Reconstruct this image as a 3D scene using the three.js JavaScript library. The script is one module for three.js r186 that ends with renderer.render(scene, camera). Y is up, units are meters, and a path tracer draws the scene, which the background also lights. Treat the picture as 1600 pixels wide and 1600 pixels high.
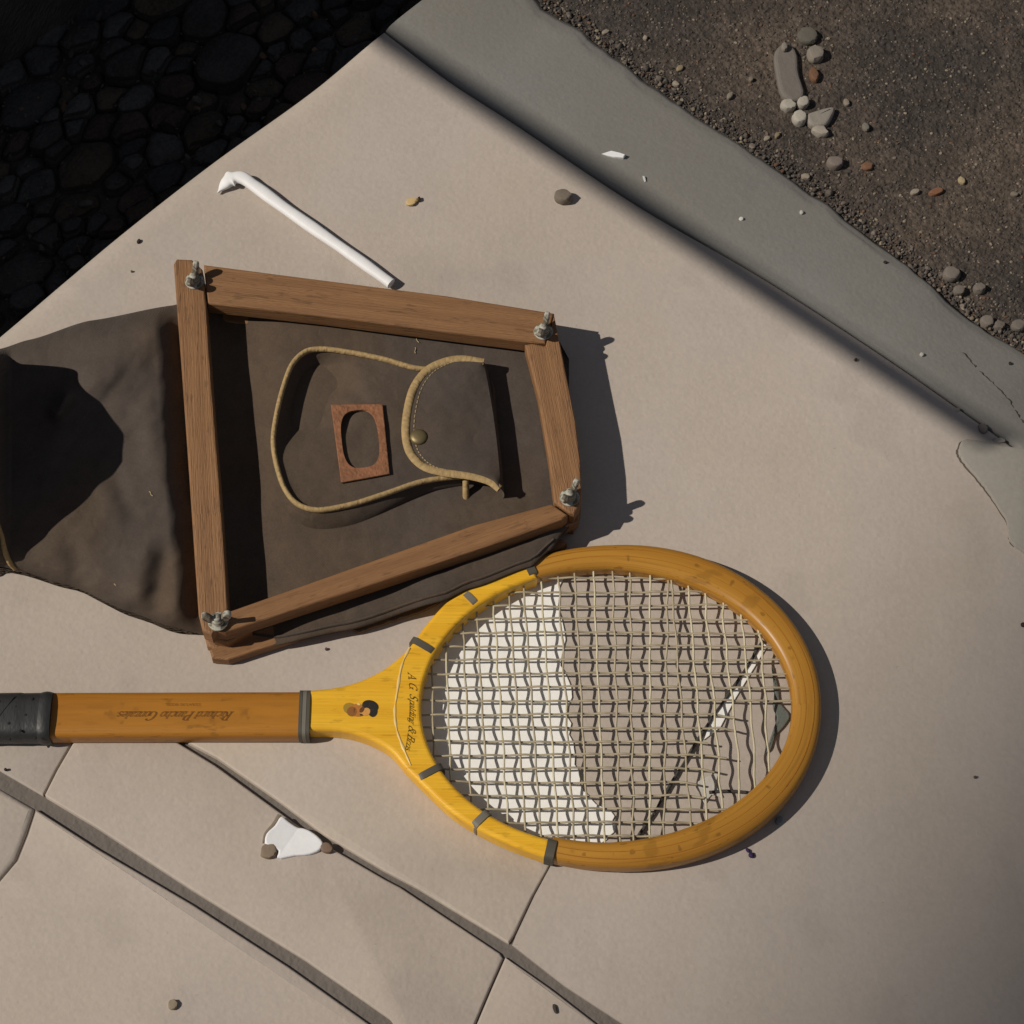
import * as THREE from 'three';
import { mergeGeometries, mergeVertices, toCreasedNormals } from 'three/addons/utils/BufferGeometryUtils.js';
import { TessellateModifier } from 'three/addons/modifiers/TessellateModifier.js';

// ---------------------------------------------------------------- camera, sky, sun, exposure
const scene = new THREE.Scene();
const R = Math.PI / 180;
const TILT = 26 * R, DIST = 1.7, FRAME = 0.73;                       // looking down, leaning towards the near side
const camera = new THREE.PerspectiveCamera(2 * Math.atan(FRAME / 2 / DIST) / R, 1, 0.05, 60);
camera.position.set(0, DIST * Math.cos(TILT), DIST * Math.sin(TILT));
camera.lookAt(0, 0, 0);
camera.updateMatrixWorld();

const SUN_EL = 45 * R, SUN_AZ = 8 * R;
const SUN = new THREE.Vector3(-Math.cos(SUN_EL) * Math.cos(SUN_AZ), Math.sin(SUN_EL), Math.cos(SUN_EL) * Math.sin(SUN_AZ));
{
  const w = 64, h = 32, d = new Float32Array(w * h * 4);
  for (let y = 0; y < h; y++) for (let x = 0; x < w; x++) {
    const e = ((y + 0.5) / h - 0.5) * Math.PI, up = Math.max(0, Math.sin(e));
    const k = e < 0 ? 0 : 1, i = (y * w + x) * 4;
    d[i] = k ? 0.125 - 0.035 * up : 0.03; d[i + 1] = k ? 0.13 - 0.03 * up : 0.027; d[i + 2] = k ? 0.14 - 0.012 * up : 0.024; d[i + 3] = 1;
  }
  const sky = new THREE.DataTexture(d, w, h, THREE.RGBAFormat, THREE.FloatType);
  sky.mapping = THREE.EquirectangularReflectionMapping;
  sky.magFilter = THREE.LinearFilter; sky.minFilter = THREE.LinearFilter; sky.needsUpdate = true;
  scene.background = sky; scene.environment = sky;
}
const sun = new THREE.DirectionalLight(new THREE.Color(1.0, 0.925, 0.82), 3.45);
sun.position.copy(SUN).multiplyScalar(6);
sun.castShadow = true; sun.shadow.radius = 1; sun.shadow.mapSize.set(4096, 4096);
Object.assign(sun.shadow.camera, { left: -1.2, right: 1.2, top: 1.2, bottom: -1.2, near: 1, far: 12 });
scene.add(sun, sun.target);
const renderer = new THREE.WebGLRenderer({ antialias: true });
renderer.toneMapping = THREE.LinearToneMapping;
renderer.toneMappingExposure = 1.0;
renderer.outputColorSpace = THREE.SRGBColorSpace;
renderer.shadowMap.enabled = true;

// ---------------------------------------------------------------- helpers
function crease(g, ang) { g.scale(1000, 1000, 1000); const q = toCreasedNormals(g, ang); q.scale(0.001, 0.001, 0.001); return q; } // its matching is in hundredths of a unit
let seedv = 7;
function rnd() { seedv = (seedv + 0x6D2B79F5) | 0; let t = Math.imul(seedv ^ (seedv >>> 15), 1 | seedv); t = (t + Math.imul(t ^ (t >>> 7), 61 | t)) ^ t; return ((t ^ (t >>> 14)) >>> 0) / 4294967296; }
const rr = (a, b) => a + (b - a) * rnd();
const clamp = (x, a = 0, b = 1) => Math.min(b, Math.max(a, x));
const ss = (a, b, x) => { const t = clamp((x - a) / (b - a)); return t * t * (3 - 2 * t); };
const V3 = (x, y, z) => new THREE.Vector3(x, y, z);
const cT = Math.cos(TILT), sT = Math.sin(TILT);
// measuring: a point of a 1600 grid over the frame, at height h above the slab, in metres
function U(px, py, h = 0) {
  const a = (px - 800) / 800 * FRAME / 2 / DIST, b = -(py - 800) / 800 * FRAME / 2 / DIST;
  const dx = a, dy = b * sT - cT, dz = -b * cT - sT;
  const t = (h - DIST * cT) / dy;
  return V3(dx * t, h, DIST * sT + dz * t);
}
const PX = FRAME / 1600;
const names = {};
function numbered(n) { const k = names[n] = (names[n] ?? -1) + 1; return k ? `${n}_${String(k).padStart(3, '0')}` : n; }
function tag(o, label, category, group, kind) {
  if (label) o.userData.label = label; if (category) o.userData.category = category;
  if (group) o.userData.group = group; if (kind) o.userData.kind = kind; return o;
}
function thing(name, base, label, category, group, kind) {
  const o = new THREE.Group(); o.name = numbered(name); o.position.copy(base); scene.add(o);
  return tag(o, label, category, group, kind);
}
function part(name, geo, mat, parent, label) {                       // geometry comes in place; it is moved to its thing's base
  const m = new THREE.Mesh(geo, mat); m.name = name; m.castShadow = m.receiveShadow = true;
  let r = parent; while (r.parent && r.parent !== scene) r = r.parent;
  geo.translate(-r.position.x, -r.position.y, -r.position.z);
  parent.add(m); if (label) m.userData.label = label; return m;
}
function solo(name, geo, mat, base, label, category, group, kind) {
  const m = new THREE.Mesh(geo, mat); m.name = numbered(name); m.castShadow = m.receiveShadow = true;
  geo.translate(-base.x, -base.y, -base.z); m.position.copy(base); scene.add(m);
  return tag(m, label, category, group, kind);
}
// noise
function hash(x, y, s) { let h = Math.imul(x, 374761393) ^ Math.imul(y, 668265263) ^ Math.imul(s, 2246822519); h = Math.imul(h ^ (h >>> 13), 1274126177); return ((h ^ (h >>> 16)) >>> 0) / 4294967296; }
function vn(x, y, p, s = 1) {                                        // value noise with period p cells
  const xi = Math.floor(x), yi = Math.floor(y), fx = x - xi, fy = y - yi, u = fx * fx * (3 - 2 * fx), v = fy * fy * (3 - 2 * fy);
  const m = (a) => ((a % p) + p) % p, x0 = m(xi), x1 = m(xi + 1), y0 = m(yi), y1 = m(yi + 1);
  return (hash(x0, y0, s) * (1 - u) + hash(x1, y0, s) * u) * (1 - v) + (hash(x0, y1, s) * (1 - u) + hash(x1, y1, s) * u) * v;
}
function fbm(u, v, f, o, s) { let a = 0, g = 0.5, n = 0; for (let i = 0; i < o; i++) { a += g * vn(u * f, v * f, f, s + i); n += g; g *= 0.55; f *= 2; } return a / n; }
function tex(size, fn, metres, srgb = false) {                       // tileable texture, fn(u, v) -> linear rgb (or one value)
  const d = new Uint8Array(size * size * 4), enc = (c) => srgb ? (c <= 0.0031308 ? 12.92 * c : 1.055 * Math.pow(c, 1 / 2.4) - 0.055) : c;
  for (let y = 0; y < size; y++) for (let x = 0; x < size; x++) {
    let c = fn(x / size, y / size, x, y); if (typeof c === 'number') c = [c, c, c];
    const i = (y * size + x) * 4; for (let k = 0; k < 3; k++) d[i + k] = 255 * clamp(enc(c[k])); d[i + 3] = 255;
  }
  const t = new THREE.DataTexture(d, size, size, THREE.RGBAFormat);
  t.wrapS = t.wrapT = THREE.RepeatWrapping; t.magFilter = THREE.LinearFilter; t.minFilter = THREE.LinearMipmapLinearFilter; t.generateMipmaps = true;
  if (srgb) t.colorSpace = THREE.SRGBColorSpace;
  t.repeat.set(1 / metres[0], 1 / (metres[1] ?? metres[0])); t.needsUpdate = true; return t;
}
const mixc = (a, b, t) => [a[0] + (b[0] - a[0]) * t, a[1] + (b[1] - a[1]) * t, a[2] + (b[2] - a[2]) * t];
const scl = (a, k) => [a[0] * k, a[1] * k, a[2] * k];

// ---------------------------------------------------------------- materials
const rgb = (r, g, b) => new THREE.Color().setRGB(r, g, b);
const stoneCol = tex(1024, (u, v) => {
  const big = fbm(u, v, 3, 4, 11), mid = fbm(u, v, 14, 4, 12), fine = fbm(u, v, 200, 2, 13), warm = fbm(u, v, 5, 3, 14);
  let k = 0.94 + 0.13 * (big - 0.5) + 0.07 * (mid - 0.5) + 0.10 * (fine - 0.5);
  const sp = vn(u * 260, v * 260, 260, 19); if (sp > 0.985) k *= 0.8;
  const st = ss(0.60, 0.78, fbm(u, v, 7, 4, 15)); k *= 1 - 0.07 * st;
  return [k, k * (1 - 0.035 * (warm - 0.3)), k * (1 - 0.10 * (warm - 0.3))];
}, [0.46], true);
const stoneBump = tex(1024, (u, v) => 0.5 * fbm(u, v, 24, 4, 21) + 0.5 * fbm(u, v, 180, 2, 22), [0.46]);
const stoneMat = (r, g, b, ro = 0.82) => new THREE.MeshStandardMaterial({ color: rgb(r, g, b), map: stoneCol, bumpMap: stoneBump, bumpScale: 0.0003, roughness: ro });
const SLAB = [0.465, 0.405, 0.356];
const M = {};
M.mortar = new THREE.MeshStandardMaterial({ color: rgb(0.155, 0.135, 0.12), map: stoneCol, bumpMap: stoneBump, bumpScale: 0.0012, roughness: 0.95 });
M.kerb = stoneMat(0.255, 0.245, 0.225, 0.7);
const woodTex = (a, b, seed, lines, blot = 0.04) => tex(512, (u, v) => {
  const w = v * lines + 0.6 * fbm(u, v, 3, 2, seed), g = fbm(u, v, 6, 3, seed + 3);
  const ring = 0.5 + 0.5 * Math.sin(w * Math.PI * 2), pore = vn(u * 24, v * 256, 256, seed + 5);
  let c = mixc(a, b, clamp(0.42 * ring + 0.35 * (g - 0.2)));
  c = scl(c, 0.93 + 0.16 * (vn(u * 8, v * 128, 128, seed + 7) - 0.3)); c = scl(c, 1 - 0.10 * ss(0.6, 0.95, pore));
  const wr = fbm(u, v, 24, 4, seed + 9); c = scl(c, 1 - blot * ss(0.62, 0.8, wr));
  return c;
}, [0.25, 0.06], true);
const wb = tex(512, (u, v) => 0.6 * vn(u * 12, v * 200, 256, 41) + 0.4 * vn(u * 60, v * 256, 256, 42), [0.25, 0.06]);
M.press = new THREE.MeshStandardMaterial({ color: 0xffffff, map: woodTex([0.285, 0.142, 0.057], [0.185, 0.087, 0.034], 31, 5, 0.3), bumpMap: wb, bumpScale: 0.0004, roughness: 0.62 });
const varnish = (m) => new THREE.MeshPhysicalMaterial({ color: 0xffffff, map: m, bumpMap: wb, bumpScale: 0.00004, roughness: 0.42, clearcoat: 0.22, clearcoatRoughness: 0.34, specularIntensity: 0.7 });
const lamTex = (a, b, seed) => tex(512, (u, v) => { const s1 = vn(3 + 0.6 * fbm(u, v, 2, 2, seed), v * 22, 64, seed + 1), s2 = vn(u * 6, v * 128, 128, seed + 2), s3 = fbm(u, v, 3, 2, seed + 4); const dirt = ss(0.63, 0.74, fbm(u, v, 14, 4, seed + 7)), nick = ss(0.80, 0.86, fbm(u, v, 40, 2, seed + 9)); return scl(mixc(a, b, clamp(0.55 * s1 + 0.3 * s2 + 0.35 * (s3 - 0.3))), (1 - 0.10 * ss(0.7, 0.9, s2)) * (1 - 0.20 * dirt) * (1 - 0.35 * nick)); }, [0.25, 0.06], true);
M.yellow = varnish(woodTex([0.86, 0.485, 0.030], [0.74, 0.37, 0.012], 51, 3, 0.22));
M.amber = varnish(lamTex([0.53, 0.265, 0.036], [0.30, 0.122, 0.012], 56));
M.shaft = varnish(woodTex([0.42, 0.175, 0.019], [0.33, 0.120, 0.008], 61, 3, 0.28));
M.pale = varnish(woodTex([0.80, 0.62, 0.28], [0.70, 0.47, 0.15], 66, 3));
M.binding = new THREE.MeshStandardMaterial({ color: rgb(0.075, 0.066, 0.05), roughness: 0.6 });
M.bindingGrey = new THREE.MeshStandardMaterial({ color: rgb(0.16, 0.145, 0.115), roughness: 0.6 });
M.string = new THREE.MeshStandardMaterial({ color: rgb(0.38, 0.32, 0.21), roughness: 0.55 });
M.stringPale = new THREE.MeshStandardMaterial({ color: rgb(0.54, 0.48, 0.32), roughness: 0.55 });
const leatherB = tex(256, (u, v) => fbm(u, v, 30, 3, 71), [0.06]);
M.grip = new THREE.MeshStandardMaterial({ color: rgb(0.022, 0.0225, 0.023), bumpMap: leatherB, bumpScale: 0.0002, roughness: 0.5 });
M.hole = new THREE.MeshStandardMaterial({ color: rgb(0.008, 0.008, 0.008), roughness: 0.9 });
const canvasCol = tex(1024, (u, v, x, y) => {
  const w = ((x & 2) ^ (y & 2)) ? 1.06 : 0.94, big = fbm(u, v, 5, 4, 81), mid = fbm(u, v, 40, 3, 82), f = vn(u * 340, v * 340, 340, 83);
  let k = w * (0.85 + 0.34 * (big - 0.4) + 0.25 * (mid - 0.5) + 0.2 * (f - 0.5));
  const blue = ss(0.42, 0.62, fbm(u, v, 2, 3, 84));
  let c = mixc([1.06, 0.98, 0.86], [0.92, 0.96, 1.04], blue);
  if (vn(u * 190, v * 190, 190, 85) > 0.982) k *= 2.1; if (vn(u * 150, v * 150, 150, 86) > 0.985) k *= 0.55;
  return scl(c, k * 0.9);
}, [0.30], true);
const canvasB = tex(512, (u, v, x, y) => 0.12 * (((x >> 1) & 1) ^ ((y >> 1) & 1)) + 0.5 * fbm(u, v, 9, 5, 88) + 0.38 * Math.abs(2 * fbm(u, v, 7, 3, 89) - 1), [0.15]);
M.canvas = new THREE.MeshStandardMaterial({ color: rgb(0.098, 0.072, 0.054), map: canvasCol, bumpMap: canvasB, bumpScale: 0.0022, roughness: 0.93, side: THREE.DoubleSide });
M.piping = new THREE.MeshStandardMaterial({ color: rgb(0.46, 0.315, 0.14), map: tex(256, (u, v) => 0.7 + 0.5 * (fbm(u, v, 16, 4, 91) - 0.3), [0.03], true), bumpMap: leatherB, bumpScale: 0.0006, roughness: 0.8 });
M.stitch = new THREE.MeshStandardMaterial({ color: rgb(0.38, 0.29, 0.15), roughness: 0.8 });
M.patch = new THREE.MeshStandardMaterial({ color: rgb(0.30, 0.125, 0.055), map: tex(256, (u, v) => 0.75 + 0.6 * (fbm(u, v, 12, 4, 94) - 0.45), [0.05], true), bumpMap: leatherB, bumpScale: 0.0006, roughness: 0.7 });
M.brass = new THREE.MeshStandardMaterial({ color: rgb(0.20, 0.155, 0.075), metalness: 0.6, roughness: 0.5 });
const metalC = tex(256, (u, v) => { const f = fbm(u, v, 10, 4, 97); return mixc([0.44, 0.43, 0.37], [0.14, 0.12, 0.085], ss(0.36, 0.66, f)); }, [0.03], true);
M.metal = new THREE.MeshStandardMaterial({ color: 0xffffff, map: metalC, metalness: 0.1, roughness: 0.72 });
const paperB = tex(512, (u, v) => fbm(u, v, 6, 5, 101), [0.2]);
M.paper = new THREE.MeshStandardMaterial({ color: rgb(0.84, 0.83, 0.80), bumpMap: paperB, bumpScale: 0.0012, roughness: 0.9 });
const chalkB = tex(256, (u, v) => fbm(u, v, 8, 5, 104), [0.04]);
M.white = new THREE.MeshStandardMaterial({ color: rgb(0.86, 0.86, 0.87), map: tex(256, (u, v) => 0.95 + 0.07 * (fbm(u, v, 9, 4, 105) - 0.5), [0.05], true), bumpMap: chalkB, bumpScale: 0.00015, roughness: 0.6 });
M.slate = new THREE.MeshStandardMaterial({ color: rgb(0.075, 0.085, 0.10), bumpMap: chalkB, bumpScale: 0.0006, roughness: 0.8 });
M.dark = new THREE.MeshStandardMaterial({ color: rgb(0.05, 0.045, 0.04), bumpMap: chalkB, bumpScale: 0.0005, roughness: 0.8 });
const flat = (r, g, b, ro = 0.85) => new THREE.MeshStandardMaterial({ color: rgb(r, g, b), bumpMap: chalkB, bumpScale: 0.0005, roughness: ro });
const gravelCol = tex(1024, (u, v) => {
  const a = fbm(u, v, 160, 3, 111), b = fbm(u, v, 40, 4, 112), c = fbm(u, v, 4, 4, 113), p = vn(u * 300, v * 300, 300, 114);
  let col = mixc([0.042, 0.034, 0.029], [0.098, 0.073, 0.054], clamp(1.6 * (c - 0.3)));
  let k = 0.35 + 1.3 * a * (0.4 + b * 1.2); if (p > 0.955) { k *= 2.6; col = mixc(col, [0.16, 0.12, 0.08], 0.5); } if (p < 0.06) k *= 0.4;
  return scl(col, k);
}, [0.42], true);
const gravelB = tex(1024, (u, v) => 0.6 * fbm(u, v, 150, 3, 115) + 0.4 * fbm(u, v, 30, 4, 116), [0.42]);
M.gravel = new THREE.MeshStandardMaterial({ color: 0xffffff, map: gravelCol, bumpMap: gravelB, bumpScale: 0.004, roughness: 0.95 });
M.earth = new THREE.MeshStandardMaterial({ color: rgb(0.058, 0.050, 0.044), bumpMap: gravelB, bumpScale: 0.004, roughness: 1 });
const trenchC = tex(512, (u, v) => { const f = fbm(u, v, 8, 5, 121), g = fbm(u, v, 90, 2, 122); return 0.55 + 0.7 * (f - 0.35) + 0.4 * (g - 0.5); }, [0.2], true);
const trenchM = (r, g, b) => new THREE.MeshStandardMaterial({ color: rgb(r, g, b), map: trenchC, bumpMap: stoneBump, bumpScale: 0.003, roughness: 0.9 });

// ---------------------------------------------------------------- shape helpers
const P2 = (list, h) => list.map(([x, y, hh]) => { const p = U(x, y, hh ?? h); return [p.x, p.z]; });
function smooth(pts, n, closed = false) {                            // Catmull-Rom through plane points
  const c = new THREE.CatmullRomCurve3(pts.map(([x, z]) => V3(x, 0, z)), closed, 'centripetal');
  const r = c.getPoints(n).map((p) => [p.x, p.z]); if (closed) r.pop(); return r;
}
function setUV(g, ang = 0) {                                         // uv in metres, by the way a face points, turned to run along ang
  const p = g.attributes.position, n = g.attributes.normal, uv = new Float32Array(p.count * 2), c = Math.cos(ang), s = Math.sin(ang);
  for (let i = 0; i < p.count; i++) {
    const x = p.getX(i), y = p.getY(i), z = p.getZ(i), a = x * c + z * s, b = -x * s + z * c;
    uv[2 * i] = a; uv[2 * i + 1] = Math.abs(n.getY(i)) > 0.5 ? b : b + y + 0.013;
  }
  g.setAttribute('uv', new THREE.BufferAttribute(uv, 2)); return g;
}
function slabGeo(pts, y0, y1, bevel = 0.001, seg = 2, holes = [], ang = 0) {
  const mk = (C, l) => { const s = new C(); l.forEach(([x, z], i) => i ? s.lineTo(x, -z) : s.moveTo(x, -z)); s.closePath(); return s; };
  const sh = mk(THREE.Shape, pts); for (const h of holes) sh.holes.push(mk(THREE.Path, h));
  const bv = Math.min(bevel, (y1 - y0) * 0.48);
  const g = new THREE.ExtrudeGeometry(sh, { depth: y1 - y0 - 2 * bv, bevelEnabled: bv > 0, bevelSize: bv, bevelThickness: bv, bevelOffset: -bv, bevelSegments: seg, curveSegments: 8 });
  g.rotateX(-Math.PI / 2); g.translate(0, y0 + bv, 0); return setUV(g, ang);
}
// sweep of a rounded cross-section along points; section(t) -> {a: half width, b: half height, e: exponent}
function sweep(pts, sec, { closed = false, ring = 20, up = null } = {}) {
  const n = pts.length, pos = [], uv = [], idx = []; let len = 0;
  for (let i = 0; i < n; i++) {
    const p = pts[i], q = pts[closed ? (i + 1) % n : Math.min(n - 1, i + 1)], o = pts[closed ? (i + n - 1) % n : Math.max(0, i - 1)];
    if (i) len += p.distanceTo(pts[i - 1]);
    const t = q.clone().sub(o).normalize(), u0 = up || V3(0, 1, 0), side = t.clone().cross(u0).normalize(), nn = side.clone().cross(t).normalize();
    const s = sec(i / (n - 1), i);
    for (let k = 0; k <= ring; k++) {
      const th = k / ring * Math.PI * 2, e = 2 / (s.e ?? 2), c = Math.cos(th), w = Math.sin(th);
      const a = s.a * Math.sign(c) * Math.abs(c) ** e, b = s.b * Math.sign(w) * Math.abs(w) ** e;
      const v = p.clone().addScaledVector(side, a).addScaledVector(nn, b); pos.push(v.x, v.y, v.z); uv.push(len, k / ring * 2 * (s.a + s.b));
    }
  }
  const m = ring + 1, rows = closed ? n : n - 1;
  for (let i = 0; i < rows; i++) for (let k = 0; k < ring; k++) { const a = i * m + k, b = ((i + 1) % n) * m + k; idx.push(a, b, a + 1, b, b + 1, a + 1); }
  if (!closed) for (const [r, f] of [[0, 1], [n - 1, 0]]) {
    const c = pos.length / 3; pos.push(pts[r].x, pts[r].y, pts[r].z); uv.push(0, 0);
    for (let k = 0; k < ring; k++) f ? idx.push(c, r * m + k, r * m + k + 1) : idx.push(c, r * m + k + 1, r * m + k);
  }
  const g = new THREE.BufferGeometry(); g.setAttribute('position', new THREE.Float32BufferAttribute(pos, 3)); g.setAttribute('uv', new THREE.Float32BufferAttribute(uv, 2));
  g.setIndex(idx); g.computeVertexNormals(); return crease(g, 0.9);
}
const cord = (pts, r, ring = 6) => sweep(pts, () => ({ a: r, b: r }), { ring });
function gridGeo(nu, nv, f) {                                        // sheet from f(u, v) -> Vector3
  const pos = [], uv = [], idx = [];
  for (let j = 0; j <= nv; j++) for (let i = 0; i <= nu; i++) { const p = f(i / nu, j / nv); pos.push(p.x, p.y, p.z); uv.push(p.x, p.z - p.y * 0.7); }
  for (let j = 0; j < nv; j++) for (let i = 0; i < nu; i++) { const a = j * (nu + 1) + i, b = a + nu + 1; idx.push(a, b, a + 1, b, b + 1, a + 1); }
  const g = new THREE.BufferGeometry(); g.setAttribute('position', new THREE.Float32BufferAttribute(pos, 3)); g.setAttribute('uv', new THREE.Float32BufferAttribute(uv, 2));
  g.setIndex(idx); g.computeVertexNormals(); return g;
}
function rock(sx, sy, sz, det = 2, rough = 0.18, flatTop = 0, cut = 0.62) {       // uneven stone, base at y = 0
  const g = mergeVertices(new THREE.IcosahedronGeometry(1, det).deleteAttribute('uv').deleteAttribute('normal')), p = g.attributes.position;
  const d = []; for (let k = 0; k < 7; k++) { const v = V3(rr(-1, 1), rr(-0.6, 1), rr(-1, 1)).normalize(); d.push([v, rr(cut, 0.97)]); }
  const s = Math.floor(rnd() * 1000);
  for (let i = 0; i < p.count; i++) {
    const v = V3(p.getX(i), p.getY(i), p.getZ(i)); let r = 1;
    for (const [n, l] of d) { const q = v.dot(n); if (q * r > l) r = l / q; }
    r *= 1 + rough * (vn(v.x * 3 + 9, v.y * 3 + v.z * 4 + 9, 64, s) - 0.5);
    let y = v.y * r; if (flatTop && y > flatTop) y = flatTop + (y - flatTop) * 0.15;
    p.setXYZ(i, v.x * r * sx, (y + 0.55) * sy, v.z * r * sz);
  }
  g.computeVertexNormals(); const q = crease(g, 0.6); return setUV(q);
}
const at = (g, p, turn = 0) => { g.rotateY(turn); g.translate(p.x, p.y, p.z); return g; };

// ---------------------------------------------------------------- paving slabs, joints, kerb
const EDGE = P2([[-700, 1080], [-330, 790], [-120, 612], [0, 515], [100, 430], [190, 355], [330, 246], [470, 146], [600, 46]], 0);    // rim above the trench
const GROOVE = P2([[600, 46], [700, 122], [800, 187], [1000, 320], [1200, 436], [1400, 566], [1500, 636], [1620, 722], [1900, 930]], 0);
const G = -0.038;
const GRAVEL = P2([[772, -84], [845, 5], [900, 38], [1000, 115], [1100, 185], [1200, 250], [1300, 320], [1400, 395], [1525, 500], [1620, 560], [1900, 750]], -0.031);
function distTo(line, x, z) {
  let best = 9; for (let i = 0; i + 1 < line.length; i++) {
    const [ax, az] = line[i], [bx, bz] = line[i + 1], dx = bx - ax, dz = bz - az, t = clamp(((x - ax) * dx + (z - az) * dz) / (dx * dx + dz * dz));
    best = Math.min(best, Math.hypot(x - ax - t * dx, z - az - t * dz));
  } return best;
}
const paving = thing('paving', V3(0, 0, 0), 'pale beige stone paving of worn slabs with grey joints and thin cracks', null, null, 'structure');
const crackHid = [[862, 1342], [790, 1318], [720, 1270], [655, 1205], [618, 1158], [560, 1128], [470, 1115], [262, 1122]];        // runs on under the racket
const bandA_up = [[262, 1135], [281, 1155], [337, 1184], [431, 1249], [506, 1305], [600, 1361], [650, 1387], [792, 1473]], bandA_up2 = [[800, 1478], [880, 1540], [975, 1602], [1150, 1725]];
const bandA_lo = [[255, 1140], [270, 1156], [337, 1197], [431, 1265], [500, 1315], [600, 1373], [625, 1386], [781, 1489]], bandA_lo2 = [[790, 1495], [860, 1544], [935, 1602], [1100, 1720]];
const crack2lo = [[789, 1497], [768, 1545], [744, 1602], [700, 1720]];
const crack1 = [[113, 1150], [113, 1162], [88, 1205], [69, 1243]], crack1lo = [[57, 1265], [44, 1305], [28, 1345], [0, 1378], [-60, 1450]];
const bandB_up = [[72, 1246], [150, 1293], [300, 1391], [476, 1500], [600, 1586], [760, 1700]], bandB_lo = [[58, 1266], [150, 1325], [300, 1413], [450, 1510], [574, 1598], [720, 1710]];
const rev = (a) => a.slice().reverse();
const shift = (l, x, y) => l.map(([a, b]) => [a + x, b + y]);
const tess = (g, edge, it) => new TessellateModifier(edge, it).modify(g);
// worn tops: gently uneven, sagging towards the right, rolled over along the kerb groove and the trench
const sag = () => 0, uneven = () => 0;
const groundY = (px, py) => { const p = U(px, py, 0); p.y = sag(p.x, p.z) + uneven(p.x, p.z); const q = U(px, py, p.y); return q; };
function paver(pts, tone, edge, opts = {}) {
  let g = slabGeo(pts, -0.04, 0, opts.bevel ?? 0.0016, 3);
  const p = g.attributes.position;
  for (let i = 0; i < p.count; i++) {
    const x = p.getX(i), z = p.getZ(i); let y = p.getY(i); const top = ss(-0.03, -0.004, y);
    y += (sag(x, z) + uneven(x, z) + (opts.tilt ? (x - opts.tilt[0]) * opts.tilt[2] + (z - opts.tilt[1]) * opts.tilt[3] : 0)) * top;
    if (opts.roll) {
      const d = distTo(GROOVE, x, z), r = 0.024; if (d < r) y -= (r * 0.8 - 0.8 * Math.sqrt(Math.max(0, r * r - (r - d) ** 2))) * top;
      const e = distTo(EDGE, x, z), q = 0.016; if (e < q) y -= 0.6 * (q - Math.sqrt(Math.max(0, q * q - (q - e) ** 2))) * top;
    }
    p.setY(i, y);
  }
  g.deleteAttribute('normal'); g.deleteAttribute('uv'); g = mergeVertices(g, 1e-5); g.computeVertexNormals(); g = crease(g, 0.7); setUV(g);
  return part('slab', g, stoneMat(SLAB[0] * tone[0], SLAB[1] * tone[1], SLAB[2] * tone[2]), paving);
}
const far1 = [[2400, 1700], [1900, 2150]];
const inset = (line, d) => line.map((p, i) => { const q = line[Math.min(line.length - 1, i + 1)], o = line[Math.max(0, i - 1)], l = Math.hypot(q[0] - o[0], q[1] - o[1]); return [p[0] - (q[1] - o[1]) / l * d, p[1] + (q[0] - o[0]) / l * d]; });
const dense = (l, n) => { const c = new THREE.CatmullRomCurve3(l.map(([x, z]) => V3(x, 0, z)), false, 'centripetal'); return c.getSpacedPoints(n).map((p) => [p.x, p.z]); };
const IN = 0.030, NS = 150;
const gD = dense(GROOVE, NS), eD = dense(EDGE, NS), gIn = inset(gD, IN), eIn = inset(eD, IN);
{ // mitre at the corner where the two rims meet
  const [p, r] = [eIn[NS], [eD[NS][0] - eD[NS - 3][0], eD[NS][1] - eD[NS - 3][1]]], [q, t] = [gIn[0], [gD[3][0] - gD[0][0], gD[3][1] - gD[0][1]]];
  const k = ((q[0] - p[0]) * t[1] - (q[1] - p[1]) * t[0]) / (r[0] * t[1] - r[1] * t[0]), m = [p[0] + r[0] * k, p[1] + r[1] * k];
  const fixE = [m[0] - eIn[NS][0], m[1] - eIn[NS][1]], fixG = [m[0] - gIn[0][0], m[1] - gIn[0][1]];
  for (let i = 0; i <= NS; i++) { const w = ss(NS - 16, NS, i); eIn[i][0] += fixE[0] * w; eIn[i][1] += fixE[1] * w; const v = ss(16, 0, i); gIn[i][0] += fixG[0] * v; gIn[i][1] += fixG[1] * v; }
}
const rimStrip = (out, inn, dropAt, pow) => gridGeo(NS, 26, (u, v) => {
  const drop = dropAt(u);
  const i = Math.round(u * NS), t = v < 0.12 ? 0 : (v - 0.12) / 0.88, x = out[i][0] + (inn[i][0] - out[i][0]) * t, z = out[i][1] + (inn[i][1] - out[i][1]) * t;
  const y = v < 0.12 ? -0.05 + (0.05 - drop) * v / 0.12 : -drop * Math.pow(1 - t, pow(u));
  return V3(x, y + (sag(x, z) + uneven(x, z)) * (v < 0.12 ? 0.3 : 1), z);
});
const interior = slabGeo([...eIn.slice(0, -1), ...gIn, ...P2([...far1], 0),
  ...P2([[1150, 1727], ...rev(shift(bandA_up2, 2, 0)), [800, 1478], [806, 1462], [835, 1400], [862, 1350], ...crackHid.slice(1), [120, 1128], [-700, 1128]], 0)], -0.04, 0, 0);
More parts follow.
